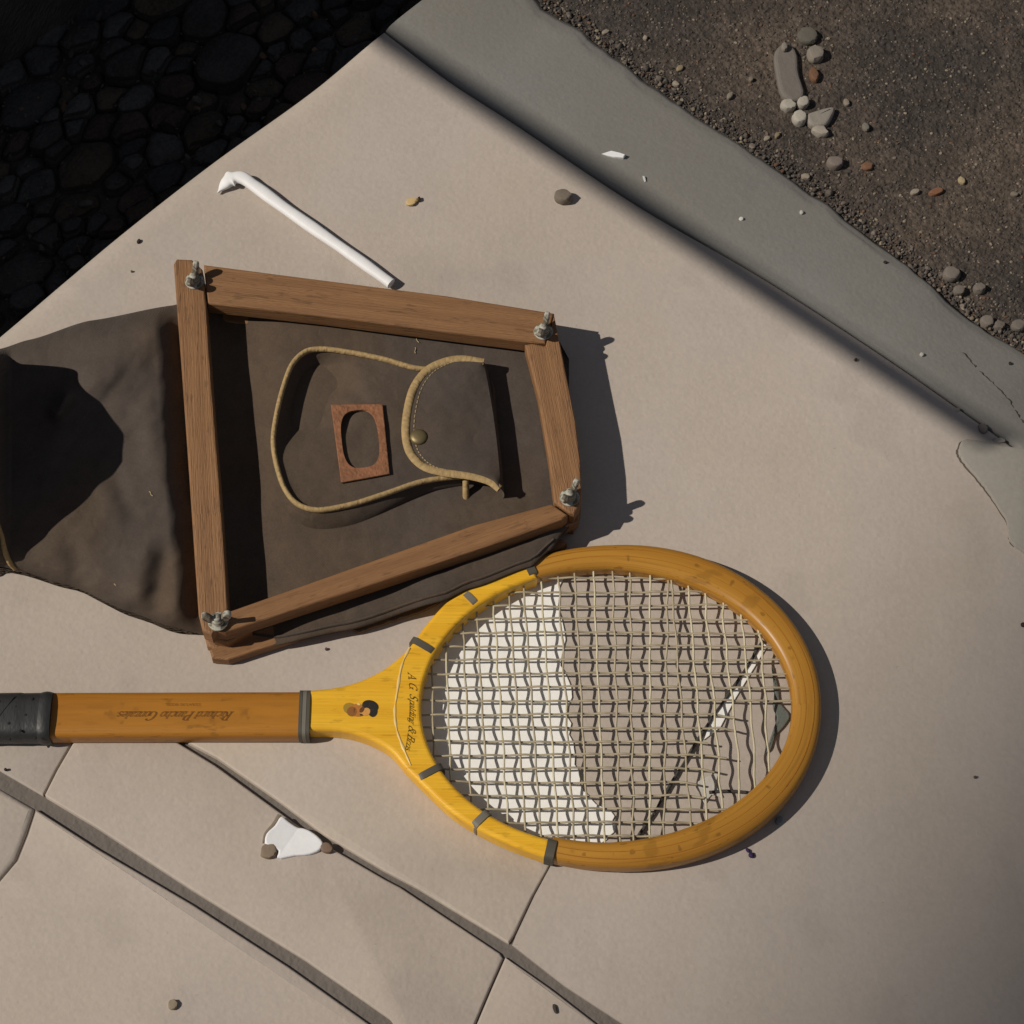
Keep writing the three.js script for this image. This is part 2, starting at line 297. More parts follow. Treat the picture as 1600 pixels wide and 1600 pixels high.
{
  let g = interior, p = g.attributes.position;
  for (let i = 0; i < p.count; i++) if (p.getY(i) > -0.02) p.setY(i, p.getY(i) + sag(p.getX(i), p.getZ(i)) + uneven(p.getX(i), p.getZ(i)));
  g.deleteAttribute('normal'); g.deleteAttribute('uv'); g = mergeVertices(g, 1e-5); g.computeVertexNormals(); g = crease(g, 0.7); setUV(g);
  const s1 = setUV(rimStrip(gD, gIn, () => 0.0025, () => 5)).toNonIndexed(), s2 = setUV(rimStrip(eD, eIn, (u) => 0.0025 + 0.0055 * ss(1, 0.9, u), () => 4)).toNonIndexed();
  part('slab', mergeGeometries([g, s1, s2]), stoneMat(...SLAB), paving);
}
paver(P2([[260, 1128], ...shift(rev(crackHid).slice(1, -1), 1.5, 2), [859, 1351], [832, 1400], [803, 1461], [795, 1474], ...rev(bandA_up)], 0), [1.07, 1.06, 1.03], 0.02, { tilt: [0, 0.25, -0.012, 0.0] });
paver(P2([[117, 1134], [255, 1134], ...bandA_lo, ...crack2lo.map(([x, y]) => [x - 3, y]), [690, 1720], ...rev(bandB_up), ...rev(crack1).map(([x, y]) => [x + 2, y]), [117, 1150]], 0), [1.0, 0.99, 0.98], 0.02, { tilt: [0, 0.25, -0.008, 0.0] });
paver(P2([...bandA_lo2, ...rev(crack2lo)], 0), [0.96, 0.95, 0.94], 0.02);
paver(P2([[113, 1134], ...crack1.map(([x, y]) => [x - 2, y]), [0, 1204], [-118, 1136]], 0), [0.90, 0.91, 0.92], 0.02, { tilt: [-0.3, 0.15, 0.02, 0] });
paver(P2([[-162, 1137], [0, 1231], [52, 1262], ...crack1lo.map(([x, y]) => [x - 4, y]), [-700, 1500], [-700, 1137]], 0), [0.96, 0.97, 0.97], 0.02, { tilt: [-0.33, 0.2, 0.03, 0], bevel: 0.004 });
paver(P2([...bandB_lo, [700, 2000], [-700, 2000], [-700, 1750], ...rev(crack1lo)], 0), [0.99, 0.98, 0.97], 0.03, { tilt: [0, 0.3, -0.004, 0] });
{ // mortar under the joints
  const inset = P2([[-600, 1010], [40, 1085], [620, 1125], [890, 1290], [990, 1500], [1180, 1760], [1150, 1960], [-600, 1960]], 0);
  part('mortar_joint', slabGeo(inset, -0.30, -0.0028, 0), M.mortar, paving);
}
let kerbG; const kerbY = (p) => { let best = 9, y = 0; const q = kerbG.attributes.position; for (let i = 0; i < q.count; i++) { const d = (q.getX(i) - p.x) ** 2 + (q.getZ(i) - p.z) ** 2 - 0.00001 * q.getY(i); if (d < best) { best = d; y = q.getY(i); } } return y; };
const kerbPt = (px, py) => { let p = U(px, py, -0.015); for (let i = 0; i < 3; i++) p = U(px, py, kerbY(p)); return p; };
// kerb beyond the groove: rounded inner lip, top falling away to the gravel
{
  const N = 90, A = new THREE.CatmullRomCurve3(GROOVE.map(([x, z]) => V3(x, 0, z))), B = new THREE.CatmullRomCurve3(GRAVEL.map(([x, z]) => V3(x, 0, z)));
  const prof = [[0.0, -0.03], [0.006, -0.0085], [0.016, -0.0045], [0.04, -0.0032], [0.07, -0.0030], [0.2, -0.0058], [0.45, -0.0130], [0.75, -0.0225], [0.92, -0.0290], [0.985, -0.034], [1.015, -0.042], [1.02, -0.09]];
  const C = new THREE.CatmullRomCurve3(prof.map(([t, y]) => V3(t, y, 0)), false, 'centripetal');
  const g = gridGeo(N, 60, (u, v) => {
    const a = A.getPointAt(u), b = B.getPointAt(u), c = C.getPoint(v), o = a.clone().lerp(b, c.x);
    o.y = c.y + 0.002 * (fbm(o.x * 0.5 + 0.5, o.z * 0.5 + 0.5, 12, 3, 141) - 0.5); if (c.x > 0.9) o.addScaledVector(b.clone().sub(a), 0.05 * (fbm(u, 0.3, 40, 3, 143) - 0.5)); return o;
  });
  setUV(g); kerbG = g; const k = thing('kerb', V3(0, 0, 0), 'smooth grey kerb strip sloping from the pale slab to the gravel', null, null, 'structure');
  part('kerbstone', g, M.kerb, k);
  for (const [l, r] of [[[[1500, 548], [1530, 580], [1570, 618], [1598, 660]], 0.0003]]) { /* hairline cracks */
    const pts = new THREE.CatmullRomCurve3(l.map(([x, y]) => kerbPt(x, y))).getPoints(36).map((p) => { p.x += rr(-1, 1) * 0.0006; p.z += rr(-1, 1) * 0.0006; p.y = kerbY(p) + 0.0003; return p; });
    part('crack', cord(pts, r, 5), M.dark, k);
  }
}
// gravel ground, with the trench left open
const dirE = (() => { const a = EDGE[3], b = EDGE[8], l = Math.hypot(b[0] - a[0], b[1] - a[1]); return [(b[0] - a[0]) / l, (b[1] - a[1]) / l]; })();
const nE = [dirE[1], -dirE[0]];                                       // across the trench, away from the slab
const E0 = EDGE[3], along = (s, w) => [E0[0] + dirE[0] * s + nE[0] * w, E0[1] + dirE[1] * s + nE[1] * w];
const TW = 0.30, TD = -0.16;
{
  const g = slabGeo([along(-8, 0.004), along(0.40, 0.004), along(0.46, 0.004), along(8, 0.004), [8, -8], [8, 8], [-8, 8]], -0.36, G, 0);
  const p = g.attributes.position;
  solo('gravel_ground', g, M.gravel, V3(0, 0, 0), 'dark brown gravelly ground beyond the kerb', null, null, 'structure');
}
const trench = thing('trench_floor', V3(0, 0, 0), 'dark shaded trench floor of packed flagstones below the slab edge', null, null, 'structure');
part('trench_bed', slabGeo([along(-4, -0.06), along(4, -0.06), along(4, TW + 0.1), along(-4, TW + 0.1)], TD - 0.1, TD - 0.010, 0), M.earth, trench);
{ // bank wall beyond the trench, out of view, placed to darken its floor
  const w = thing('unseen_bank_wall', V3(0, 0, 0), 'unseen rough bank wall, out of view, placed to darken the trench floor', 'wall');
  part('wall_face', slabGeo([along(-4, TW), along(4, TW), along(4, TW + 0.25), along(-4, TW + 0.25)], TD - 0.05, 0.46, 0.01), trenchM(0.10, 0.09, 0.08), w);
}
{ // flagstones and cobbles of the trench floor, fitted together
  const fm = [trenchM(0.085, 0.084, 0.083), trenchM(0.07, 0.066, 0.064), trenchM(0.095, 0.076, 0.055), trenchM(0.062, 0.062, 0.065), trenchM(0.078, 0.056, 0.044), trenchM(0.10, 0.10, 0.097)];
  const cells = [], K = 0.72; // centres of many sizes, each cut against its neighbours
  for (let t = 0; t < 26000; t++) {
    const c = [rr(-0.3, 0.75), rr(-0.06, TW + 0.02)], r = rr(0.007, 0.013) + 0.013 * rnd() ** 3; c.r = r;
    if (cells.every((o) => Math.hypot((o[0] - c[0]) * K, o[1] - c[1]) > (o.r + r) * 0.86)) cells.push(c);
  }
  const inView = (s, w) => { const q = along(s, w), v = V3(q[0], TD, q[1]).project(camera); return Math.abs(v.x) < 1.06 && Math.abs(v.y) < 1.06; };
  let count = 0;
  for (const c of cells) {
    if (!inView(...c)) continue;
    let poly = []; for (let k = 0; k < 16; k++) { const a = k / 16 * Math.PI * 2, q = c.r * 1.35; poly.push([c[0] + Math.cos(a) * q / K, c[1] + Math.sin(a) * q]); }
    for (const o of cells) {
      if (o === c) continue; const dx = (o[0] - c[0]) * K, dz = o[1] - c[1], D = Math.hypot(dx, dz); if (D > 0.075) continue;
      const m = (D * D + c.r * c.r - o.r * o.r) / 2, out = [], f = (p) => (p[0] - c[0]) * K * dx + (p[1] - c[1]) * dz - m;
      for (let i = 0; i < poly.length; i++) { const p = poly[i], q = poly[(i + 1) % poly.length], a = f(p), b = f(q); if (a <= 0) out.push(p); if ((a < 0) !== (b < 0)) { const t = a / (a - b); out.push([p[0] + (q[0] - p[0]) * t, p[1] + (q[1] - p[1]) * t]); } }
      poly = out; if (poly.length < 3) break;
    }
    if (poly.length < 3) continue;
    let area = 0; poly.forEach((p, i) => { const q = poly[(i + 1) % poly.length]; area += p[0] * q[1] - q[0] * p[1]; }); if (Math.abs(area) < 1.2e-4) continue;
    const cx = poly.reduce((a, p) => a + p[0], 0) / poly.length, cz = poly.reduce((a, p) => a + p[1], 0) / poly.length;
    const W = poly.map(([s, w]) => along(cx + (s - cx) * 0.965, cz + (w - cz) * 0.965));
    const cl = []; for (let i = 0; i < W.length; i++) { const p = W[i], q = W[(i + 1) % W.length]; cl.push([p[0] * 0.8 + q[0] * 0.2, p[1] * 0.8 + q[1] * 0.2], [p[0] * 0.2 + q[0] * 0.8, p[1] * 0.2 + q[1] * 0.8]); }
    const h = TD + rr(-0.006, 0.005); if (++count > 300) break;
    // a low cushion: rim ring, shoulder ring, crown
    const pos = [], idx = [], n = cl.length, m = along(cx, cz), tl = [rr(-0.1, 0.1), rr(-0.1, 0.1)];
    for (const [k, y] of [[1, -0.014], [1, -0.004], [0.93, -0.001], [0.75, 0.0015], [0.4, 0.003]]) for (const p of cl) { const x = m[0] + (p[0] - m[0]) * k, z = m[1] + (p[1] - m[1]) * k; pos.push(x, h + y + (x - m[0]) * tl[0] + (z - m[1]) * tl[1], z); }
    pos.push(m[0], h + 0.0035, m[1]);
    for (let r = 0; r < 4; r++) for (let i = 0; i < n; i++) { const a = r * n + i, b = r * n + (i + 1) % n; idx.push(a, a + n, b, b, a + n, b + n); }
    for (let i = 0; i < n; i++) idx.push(4 * n + i, 5 * n, 4 * n + (i + 1) % n);
    const g = new THREE.BufferGeometry(); g.setAttribute('position', new THREE.Float32BufferAttribute(pos, 3)); g.setIndex(idx); g.computeVertexNormals();
    if (g.attributes.normal.getY(5 * n) < 0) { for (let i = 0; i < idx.length; i += 3) [idx[i + 1], idx[i + 2]] = [idx[i + 2], idx[i + 1]]; g.setIndex(idx); g.computeVertexNormals(); }
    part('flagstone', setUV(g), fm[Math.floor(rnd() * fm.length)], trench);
  }
}
{
  const n = 2600, im = new THREE.InstancedMesh(rock(1, 0.7, 0.8, 1, 0.3), new THREE.MeshStandardMaterial({ color: 0xffffff, roughness: 1 }), n), q = new THREE.Object3D();
  for (let k = 0; k < n; k++) { const p = along(rr(-0.3, 0.75), rr(-0.04, TW)), c = rr(0.0008, 0.0016) * (rnd() > 0.94 ? 3 : 1); q.position.set(p[0], TD + rr(-0.006, 0.003), p[1]); q.rotation.set(rr(-1, 1), rr(0, 6), rr(-1, 1)); q.scale.set(c * rr(0.8, 2.2), c, c); q.updateMatrix(); im.setMatrixAt(k, q.matrix); im.setColorAt(k, rgb(...scl(rnd() > 0.8 ? [0.13, 0.085, 0.055] : [0.08, 0.075, 0.07], rr(0.6, 1.3)))); }
  im.name = 'grit'; im.castShadow = im.receiveShadow = true; trench.add(im); im.userData.kind = 'stuff';
}
// gravel: fine grit nobody could count, and the single stones that show
const inGravel = (x, z) => { for (let i = 0; i + 1 < GRAVEL.length; i++) { const [ax, az] = GRAVEL[i], [bx, bz] = GRAVEL[i + 1]; if (x >= ax && x < bx) return (az + (bz - az) * (x - ax) / (bx - ax)) - z; } return -1; };
{
  const geos = [rock(1, 0.8, 0.8, 1, 0.2), rock(1, 0.6, 0.7, 1, 0.3)], cols = [[0.075, 0.062, 0.052], [0.12, 0.10, 0.085], [0.05, 0.043, 0.038], [0.20, 0.165, 0.12], [0.11, 0.06, 0.035]];
  const n = 12000, im = new THREE.InstancedMesh(geos[0], new THREE.MeshStandardMaterial({ color: 0xffffff, roughness: 0.95 }), n), q = new THREE.Object3D();
  let k = 0, guard = 0; while (k < n && guard++ < 200000) {
    const px = rr(780, 1680), py = rr(-60, 640), p = U(px, py, G), d = inGravel(p.x, p.z); if (d < 0.001) continue;
    const edge = Math.exp(-d / 0.018); if (rnd() > 0.22 + edge) continue;
    const s = (0.00045 + 0.0011 * rnd() ** 3) * (1 + 0.7 * edge * rnd()); q.position.set(p.x, G - 0.0005 + (edge > 0.3 ? rr(0, 0.003) * edge : 0), p.z); q.rotation.set(rr(-0.4, 0.4), rr(0, 6.3), rr(-0.4, 0.4)); q.scale.set(s * rr(0.8, 1.5), s, s * rr(0.8, 1.2)); q.updateMatrix();
    im.setMatrixAt(k, q.matrix); const r = rnd(); const c = r < 0.40 ? cols[0] : r < 0.62 ? cols[2] : r < 0.82 ? cols[1] : r < 0.94 ? cols[3] : cols[4]; im.setColorAt(k, rgb(...scl(c, rr(0.7, 1.3)))); k++;
  }
  im.count = k; im.name = 'gravel'; im.castShadow = im.receiveShadow = true; scene.add(im); tag(im, 'fine dark brown grit scattered over the gravel ground', 'gravel', null, 'stuff');
}
function stoneAt(px, py, w, h, hh, col, turn, name, label, cat, group, opts = {}) {
  const k = opts.kerb ? kerbPt(px, py) : null, y = k ? k.y : opts.y ?? G, p = opts.slab ? groundY(px, py) : U(px, py, y), g = rock(w * PX / 2 * 1.12, hh, h * PX / 2 * 1.12, 3, opts.rough ?? 0.14, opts.flat ?? 0.5, opts.cut ?? 0.8);
  const b = opts.slab ? p : V3(p.x, y, p.z); if (opts.slab) b.y -= hh * 0.12; else b.y -= hh * 0.2;
  at(g, b, turn * R); return solo(name, g, Array.isArray(col) ? flat(...col) : col, b, label, cat, group);
}
// cluster on the gravel
{
  const pts = smooth(P2([[1210, 85], [1226, 72], [1243, 84], [1248, 120], [1256, 155], [1238, 163], [1222, 155], [1212, 120]], G), 28, true);
  const g = slabGeo(pts, G - 0.004, G + 0.0055, 0.003, 3); solo('flat_stone', g, flat(0.15, 0.132, 0.115), V3(pts[0][0], G, pts[0][1]), 'long flat grey brown stone standing out of the gravel cluster', 'stone');
  stoneAt(1261, 60, 32, 32, 0.007, [0.105, 0.095, 0.078], 30, 'angular_stone', 'angular dark grey stone at the top of the gravel cluster', 'stone');
  stoneAt(1273, 89, 28, 30, 0.009, [0.20, 0.175, 0.145], 0, 'round_stone', 'round grey stone right of the long flat stone', 'stone');
  stoneAt(1271, 120, 15, 28, 0.006, [0.15, 0.075, 0.04], 10, 'rusty_stone', 'pointed rust brown stone below the round grey stone', 'stone');
  stoneAt(1225, 76, 10, 16, 0.005, [0.21, 0.18, 0.15], 0, 'pebble', 'tiny pale pebble on the upper tip of the long flat stone', 'pebble', null, { y: G + 0.0055 });
  stoneAt(1231, 169, 26, 20, 0.008, [0.36, 0.33, 0.28], 0, 'pale_pebble', 'pale rounded pebble left of two at the foot of the long flat stone', 'pebble');
  stoneAt(1254, 165, 22, 18, 0.008, [0.34, 0.31, 0.265], 50, 'pale_pebble', 'pale rounded pebble touching the lower right corner of the long flat stone', 'pebble');
  stoneAt(1248, 189, 23, 25, 0.009, [0.38, 0.35, 0.30], 0, 'pale_pebble', 'brightest round pale pebble in the middle of the gravel cluster', 'pebble');
  { const s = smooth(P2([[1258, 186], [1275, 178], [1303, 173], [1298, 190], [1287, 202], [1266, 201]], G), 24, true); solo('wedge_stone', slabGeo(s, G - 0.003, G + 0.006, 0.0028, 3), flat(0.24, 0.215, 0.185), V3(s[0][0], G, s[0][1]), 'grey wedge shaped stone pointing right beside the brightest pebble', 'stone'); }
  stoneAt(1281, 209, 27, 17, 0.007, [0.31, 0.275, 0.23], -15, 'pale_pebble', 'pale oval pebble lowest of the gravel cluster', 'pebble');
  stoneAt(1304, 258, 25, 22, 0.008, [0.17, 0.14, 0.12], 0, 'brown_pebble', 'single grey brown pebble below the gravel cluster', 'pebble');
  stoneAt(1352, 201, 10, 16, 0.005, [0.16, 0.145, 0.12], 20, 'pebble', 'small grey crumb right of the pale oval pebble', 'pebble');
  stoneAt(1485, 432, 27, 24, 0.008, [0.155, 0.13, 0.11], 0, 'brown_pebble', 'round brown pebble largest of the group at the right edge of the gravel', 'pebble');
  stoneAt(1529, 454, 19, 17, 0.007, [0.15, 0.128, 0.108], 0, 'brown_pebble', 'round brown pebble right of the largest in the right hand gravel group', 'pebble');
  stoneAt(1497, 458, 18, 17, 0.007, [0.14, 0.12, 0.10], 40, 'brown_pebble', 'brown pebble just below the largest in the right hand gravel group', 'pebble');
  stoneAt(1541, 506, 22, 20, 0.007, [0.17, 0.145, 0.12], 0, 'kerb_pebble', 'brown pebble against the kerb near the right edge', 'pebble');
  stoneAt(1560, 512, 18, 16, 0.006, [0.13, 0.11, 0.092], 0, 'kerb_pebble', 'darker brown pebble right of the pebble against the kerb', 'pebble');
  stoneAt(1590, 512, 22, 20, 0.007, [0.15, 0.13, 0.11], 0, 'kerb_pebble', 'brown pebble at the right edge of the picture by the kerb', 'pebble');
  stoneAt(1462, 302, 25, 12, 0.004, [0.19, 0.085, 0.045], 20, 'rusty_pebble', 'flat rust red crumb on the gravel near the right edge', 'pebble');
  stoneAt(1355, 262, 18, 14, 0.004, [0.16, 0.08, 0.045], 0, 'rusty_pebble', 'rust red crumb right of the single grey brown pebble', 'pebble');
  const loose = [[946, 52], [1008, 61], [1062, 108], [1131, 108], [1056, 133], [1140, 152], [1082, 23], [1173, 126], [1214, 213], [1226, 241], [1258, 278], [1198, 218], [1429, 302], [1502, 284], [1322, 162], [1329, 288], [1584, 305], [1568, 185], [1115, 190], [1175, 231], [1510, 418]];
  for (const k of [20, 18, 17, 15, 9, 6, 3]) loose.splice(k, 1);
  loose.forEach(([x, y], i) => stoneAt(x, y, rr(8, 15), rr(7, 11), rr(0.0025, 0.004), scl(i % 4 === 2 ? [0.34, 0.27, 0.16] : [0.26, 0.22, 0.17], rr(0.6, 1.1)), rr(0, 180), 'gravel_pebble', 'small pale pebble lying loose on the dark gravel', 'pebble', 'small pale pebbles loose on the gravel'));
  for (let i = 0; i < 30; i++) { // stones crowded along the kerb
    const t = rnd(), a = GRAVEL[1 + Math.floor(t * 8)], b = GRAVEL[2 + Math.floor(t * 8)], f = (t * 8) % 1, w = rr(0.0016, 0.0034);
    const x = a[0] + (b[0] - a[0]) * f + rr(0, 0.004), z = a[1] + (b[1] - a[1]) * f - rr(0.002, 0.016), p = V3(x, G - 0.001, z);
    solo('border_pebble', at(rock(w, w * 1.1, w * rr(0.7, 1), 2), p, rr(0, 6)), flat(...scl([0.12, 0.10, 0.083], rr(0.6, 1.35))), p, 'small grey brown pebble in the row crowding the kerb', 'pebble', 'small pebbles along the kerb');
  }
}

// ---------------------------------------------------------------- out of view, placed to darken the groove band and the right side
{
  const L = 1.65, off = SUN.clone().multiplyScalar(L), a = U(598, 55, -0.001).add(off), b = U(1556, 690, -0.001).add(off), d = b.clone().sub(a).normalize();
  const far = a.clone().addScaledVector(d, -1.1), unseen_pole = thing('unseen_pole', V3(far.x, -0.038, far.z), 'unseen thin level bar on a post, out of view, placed to darken a soft band along the paving edge', 'unseen_pole');  // unseen bar, set so its shadow darkens the band along the groove
  part('bar', cord([far, a, a.clone().lerp(b, 0.5), b], 0.0088, 16), M.slate, unseen_pole);
  part('post', slabGeo([[far.x - 0.03, far.z - 0.03], [far.x + 0.03, far.z - 0.03], [far.x + 0.03, far.z + 0.03], [far.x - 0.03, far.z + 0.03]], -0.038, far.y + 0.02, 0.004), M.press, unseen_pole);
  const D = 32, o = SUN.clone().multiplyScalar(D), p = U(1588, 1000), q = U(1318, 1500), t = q.clone().sub(p).normalize(), n = V3(-t.z, 0, t.x); if (n.x < 0) n.negate();
  const c = p.clone().add(o), at2 = (u, v) => [c.x + t.x * u + n.x * v, c.z + t.z * u + n.z * v];
  const unseen_shade = thing('unseen_shade_edge', V3(c.x, c.y, c.z), 'unseen flat slab far out of view, placed to darken the right side', 'unseen_shade');  // unseen slab, set so its shadow darkens the lower right paving
  part('unseen_shade_slab', slabGeo([at2(-2.4, 0), at2(2.6, 0), at2(2.6, 3), at2(-2.4, 3)], c.y, c.y + 0.18, 0.01), M.press, unseen_shade);
}
// ---------------------------------------------------------------- racket cover in its press
const UB = 0.0205, UT = 0.0365;                                       // upper rails: bottom and top
const pl = (list, x) => { for (let i = 0; i + 1 < list.length; i++) { const [a, b] = list[i], [c, d] = list[i + 1]; if (x <= c) return b + (d - b) * ss(0, 1, (x - a) / (c - a)) * 0.35 + (d - b) * 0.65 * clamp((x - a) / (c - a)); } return list[list.length - 1][1]; };
const topLine = [[-160, 640], [-60, 574], [0, 545], [45, 531], [140, 501], [270, 477], [330, 458], [500, 468], [700, 488], [850, 507], [872, 530], [888, 560]];
const botLine = [[-160, 860], [-60, 878], [0, 886], [22, 890], [110, 915], [200, 955], [270, 980], [320, 992], [430, 1008], [540, 986], [690, 940], [735, 920], [830, 886], [860, 860], [888, 824]];
const unseenHumpLine = [[460, 0.0], [500, 0.016], [530, 0.038], [565, 0.056], [600, 0.064], [640, 0.078], [695, 0.091], [735, 0.088], [780, 0.064], [830, 0.030], [880, 0.004]];  // hump past the left edge, out of view, shaped to shadow the cover
const barLX = (y) => 295 + (y - 410) * 0.07;                           // centre line of the left rail
const seg = (x, y, ax, ay, bx, by) => { const dx = bx - ax, dy = by - ay, t = clamp(((x - ax) * dx + (y - ay) * dy) / (dx * dx + dy * dy)); return Math.hypot(x - ax - t * dx, y - ay - t * dy); };
const bump = (d, w) => Math.exp(-(d * d) / (w * w));
function coverH(x, y) {
  const yt = pl(topLine, x), yb = pl(botLine, x), bx = barLX(y), dN = y - yt, dS = yb - y;
  const n1 = fbm(x / 1600, y / 1600, 9, 3, 151) - 0.5, n2 = fbm(x / 1600, y / 1600, 24, 3, 152) - 0.5;
  const n3 = fbm((x * 0.8 + y * 0.6) / 1600, (y * 0.8 - x * 0.6) / 4800, 30, 3, 153) - 0.5;
  let h;
  if (x > bx) {                                                       // under the press: held flat, dipping behind the left rail
    h = 0.0165 + 0.004 * n1 + 0.0012 * n2;
    h -= 0.0080 * bump(x - bx - 66, 52); h += 0.0035 * bump(x - bx - 10, 20);
  } else {                                                            // free end: bulging beside the rail, sinking to the left
    const d = bx - x; h = 0.019 + 0.017 * ss(16, 62, d) + 0.005 * n1 + 0.0018 * n2 + 0.0048 * n3 - 0.007 * ss(90, 300, d);
    h += 0.012 * bump(seg(x, y, 90, 646, 106, 622), 12) + 0.0040 * bump(seg(x, y, 106, 622, 172, 582), 22) + 0.0042 * bump(seg(x, y, 150, 592, 240, 520), 36);
    h -= 0.0055 * bump(seg(x, y, 258, 875, 244, 945), 20) - 0.003 * bump(seg(x, y, 226, 870, 212, 940), 18);
    h -= 0.003 * bump(seg(x, y, 185, 755, 205, 800), 16); h -= 0.004 * bump(seg(x, y, 118, 870, 130, 905), 20); h += 0.004 * bump(seg(x, y, 230, 640, 255, 760), 22);
    h -= 0.0018 * bump(seg(x, y, 258, 480, 240, 570), 16);
    const k = ss(18, -30, x) * ss(-150, -60, x); h = Math.max(h * (1 - 0.5 * ss(30, 0, x)), h + (0.012 + pl(unseenHumpLine, y) - 0) * k * (y > 440 && y < 880 ? 1 : 0));
  }
  const e0 = x > 330 ? 22 : 34, eN = clamp(dN / e0), eS = clamp(dS / (x > 330 ? 40 : 52)), roundN = Math.sqrt(1 - (1 - eN) ** 2), roundS = Math.sqrt(1 - (1 - eS) ** 2);
  const lip = ss(600, 690, x); if (x > bx && dS < 60) h += (0.0232 - h) * lip * ss(58, 36, dS);
  const floor = x > 330 ? 0.010 + 0.0086 * lip : 0.0015, eE = clamp((890 - x) / 20);
  return floor + (h - floor) * Math.min(roundN, roundS, Math.sqrt(1 - (1 - eE) ** 2));
}
const cover = thing('racket_cover', U(560, 690, 0.001), 'dark brown canvas racket cover with pocket, clamped in the wooden press', 'racket cover');
{
  const pt = (x, y, f = 1) => { const h = coverH(x, y), p = U(x, y, Math.min(h, 0.045)); p.y = h * f; return p; };
  const nu = 460, nv = 270, x0 = -160, x1 = 889;
  const row = (u, v) => { const x = x0 + (x1 - x0) * u, a = pl(topLine, x), b = pl(botLine, x), s = 0.5 - 0.5 * Math.cos(Math.PI * v), w = v * 0.55 + s * 0.45; return [x, a + (b - a) * w]; };
  const g1 = gridGeo(nu, nv, (u, v) => pt(...row(u, v)));
  const g2 = gridGeo(80, 40, (u, v) => { const [x, y] = row(u, v), h = coverH(x, y), fl = x > 330 ? 0.0095 + 0.0085 * ss(600, 690, x) : 0.001, p = U(x, y, Math.min(h, 0.045)); p.y = Math.min(h - 0.0004, fl); return p; });
  part('cover_body', mergeGeometries([g1, g2]), M.canvas, cover);
  // hem of the open mouth, showing at the left edge of the picture
  const hem = [[-6, 812], [2, 838], [8, 862], [16, 880], [24, 889]].map(([x, y]) => { const p = pt(x, y); p.y += 0.0012; return p; });
  part('piping', cord(new THREE.CatmullRomCurve3(hem).getPoints(20), 0.0020, 8), M.piping, cover);
  const seam = []; for (let i = 0; i <= 40; i++) { const x = 345 + i * 13; seam.push(pt(x, pl(botLine, x) - 12)); } for (const p of seam) p.y += 0.0004;
  part('seam', cord(seam, 0.0011, 6), M.canvas, cover);
  for (const [x, y, l, a] of [[236, 772, 9, 0.9], [649, 548, 9, 1.5], [651, 530, 14, 1.0], [180, 914, 4, 0.5]]) { const q = []; for (let i = 0; i <= 5; i++) q.push(pt(x + Math.cos(a) * l * (i / 5 - 0.5) + Math.sin(i * 1.3), y + Math.sin(a) * l * (i / 5 - 0.5)).add(V3(0, 0.0006, 0))); part('lint', cord(q, 0.00035, 5), M.stitch, cover, 'pale thread of lint on the canvas'); }
  // ---- pocket
  const HP = 0.0165, rimH = (a) => HP + 0.0125;
  const outline = smooth([[657, 577], [600, 562], [545, 551], [500, 546], [478, 550], [458, 568], [443, 605], [432, 650], [427, 690], [433, 730], [445, 764], [462, 786], [490, 797], [540, 791], [600, 773], [660, 753], [728, 744], [768, 742], [776, 700], [772, 640], [764, 585], [740, 575]], 132, true);
  const rim = outline.map(([x, y]) => U(x, y, HP + 0.0125 - 0.003 * ss(600, 780, x)));
  const cen = U(600, 668, HP + 0.010);
  const panel = gridGeo(132, 24, (u, v) => {
    const i = Math.round(u * 132) % 132, r = rim[i], [ox, oy] = outline[i], t = 1 - v, p = cen.clone().lerp(r, t);
    const wl = ss(560, 470, ox) * ss(725, 640, oy), sink = 0.012 * wl * ss(1, 0.90, t) * ss(0.2, 0.75, t) + 0.0022 * ss(1, 0.93, t);
    p.y += 0.0025 * (1 - t * t) - sink + 0.0012 * (fbm(p.x + 0.5, p.z + 0.5, 30, 3, 161) - 0.5); return p;
  });
  const pocket = part('pocket', mergeGeometries([panel, gridGeo(132, 14, (u, v) => { const i = Math.round(u * 132) % 132, r = rim[i], c = r.clone().sub(cen); c.y = 0; c.normalize(); const south = Math.max(0, c.z), ox = outline[i][0], bulge = south * 0.011 * bump(ox - 530, 75); return r.clone().addScaledVector(c, (0.003 + bulge) * v + south * 0.002 * Math.sin(v * 3)).setY(r.y + (0.0125 - r.y) * v); })]), M.canvas, cover);
  const rimTop = [...rim.slice(-9), ...rim.slice(0, 100)].map((p) => p.clone().add(V3(0, 0.0005, 0)));
  part('piping', sweep(rimTop, () => ({ a: 0.0019, b: 0.0026 }), { ring: 10 }), M.piping, pocket);
  part('piping', cord([U(728, 744, 0.0275), U(728, 757, 0.024), U(728, 768, 0.019), U(728, 780, 0.0145)], 0.0024, 8), M.piping, pocket, 'short upright piping at the mouth of the pocket');
  // flap over the mouth
  const fl = smooth([[756, 566], [720, 561], [695, 565], [668, 578], [648, 603], [637, 640], [634, 680], [641, 708], [660, 728], [690, 738], [735, 744], [766, 753], [781, 764]], 60);
  const hinge = (v) => [756 + 26 * v + 4 * Math.sin(v * 3), 566 + 198 * v];
  const flapPt = (u, v) => { const i = Math.round(u * 60), [x, y] = fl[i], [hx, hy] = hinge(i / 60), X = hx + (x - hx) * v, Y = hy + (y - hy) * v; const h = HP + 0.0155 + 0.0035 * Math.sin(v * Math.PI * 0.8) - 0.0015 * v + 0.0014 * (fbm(X / 1600, Y / 1600, 30, 3, 171) - 0.5); return U(X, Y, h); };
  const back = gridGeo(60, 6, (u, v) => { const p = flapPt(u, 0), q = p.clone(); q.x += 0.002 * Math.sin(v * Math.PI) + 0.0008 * v; q.y = p.y + (0.0145 - p.y) * v; return q; });
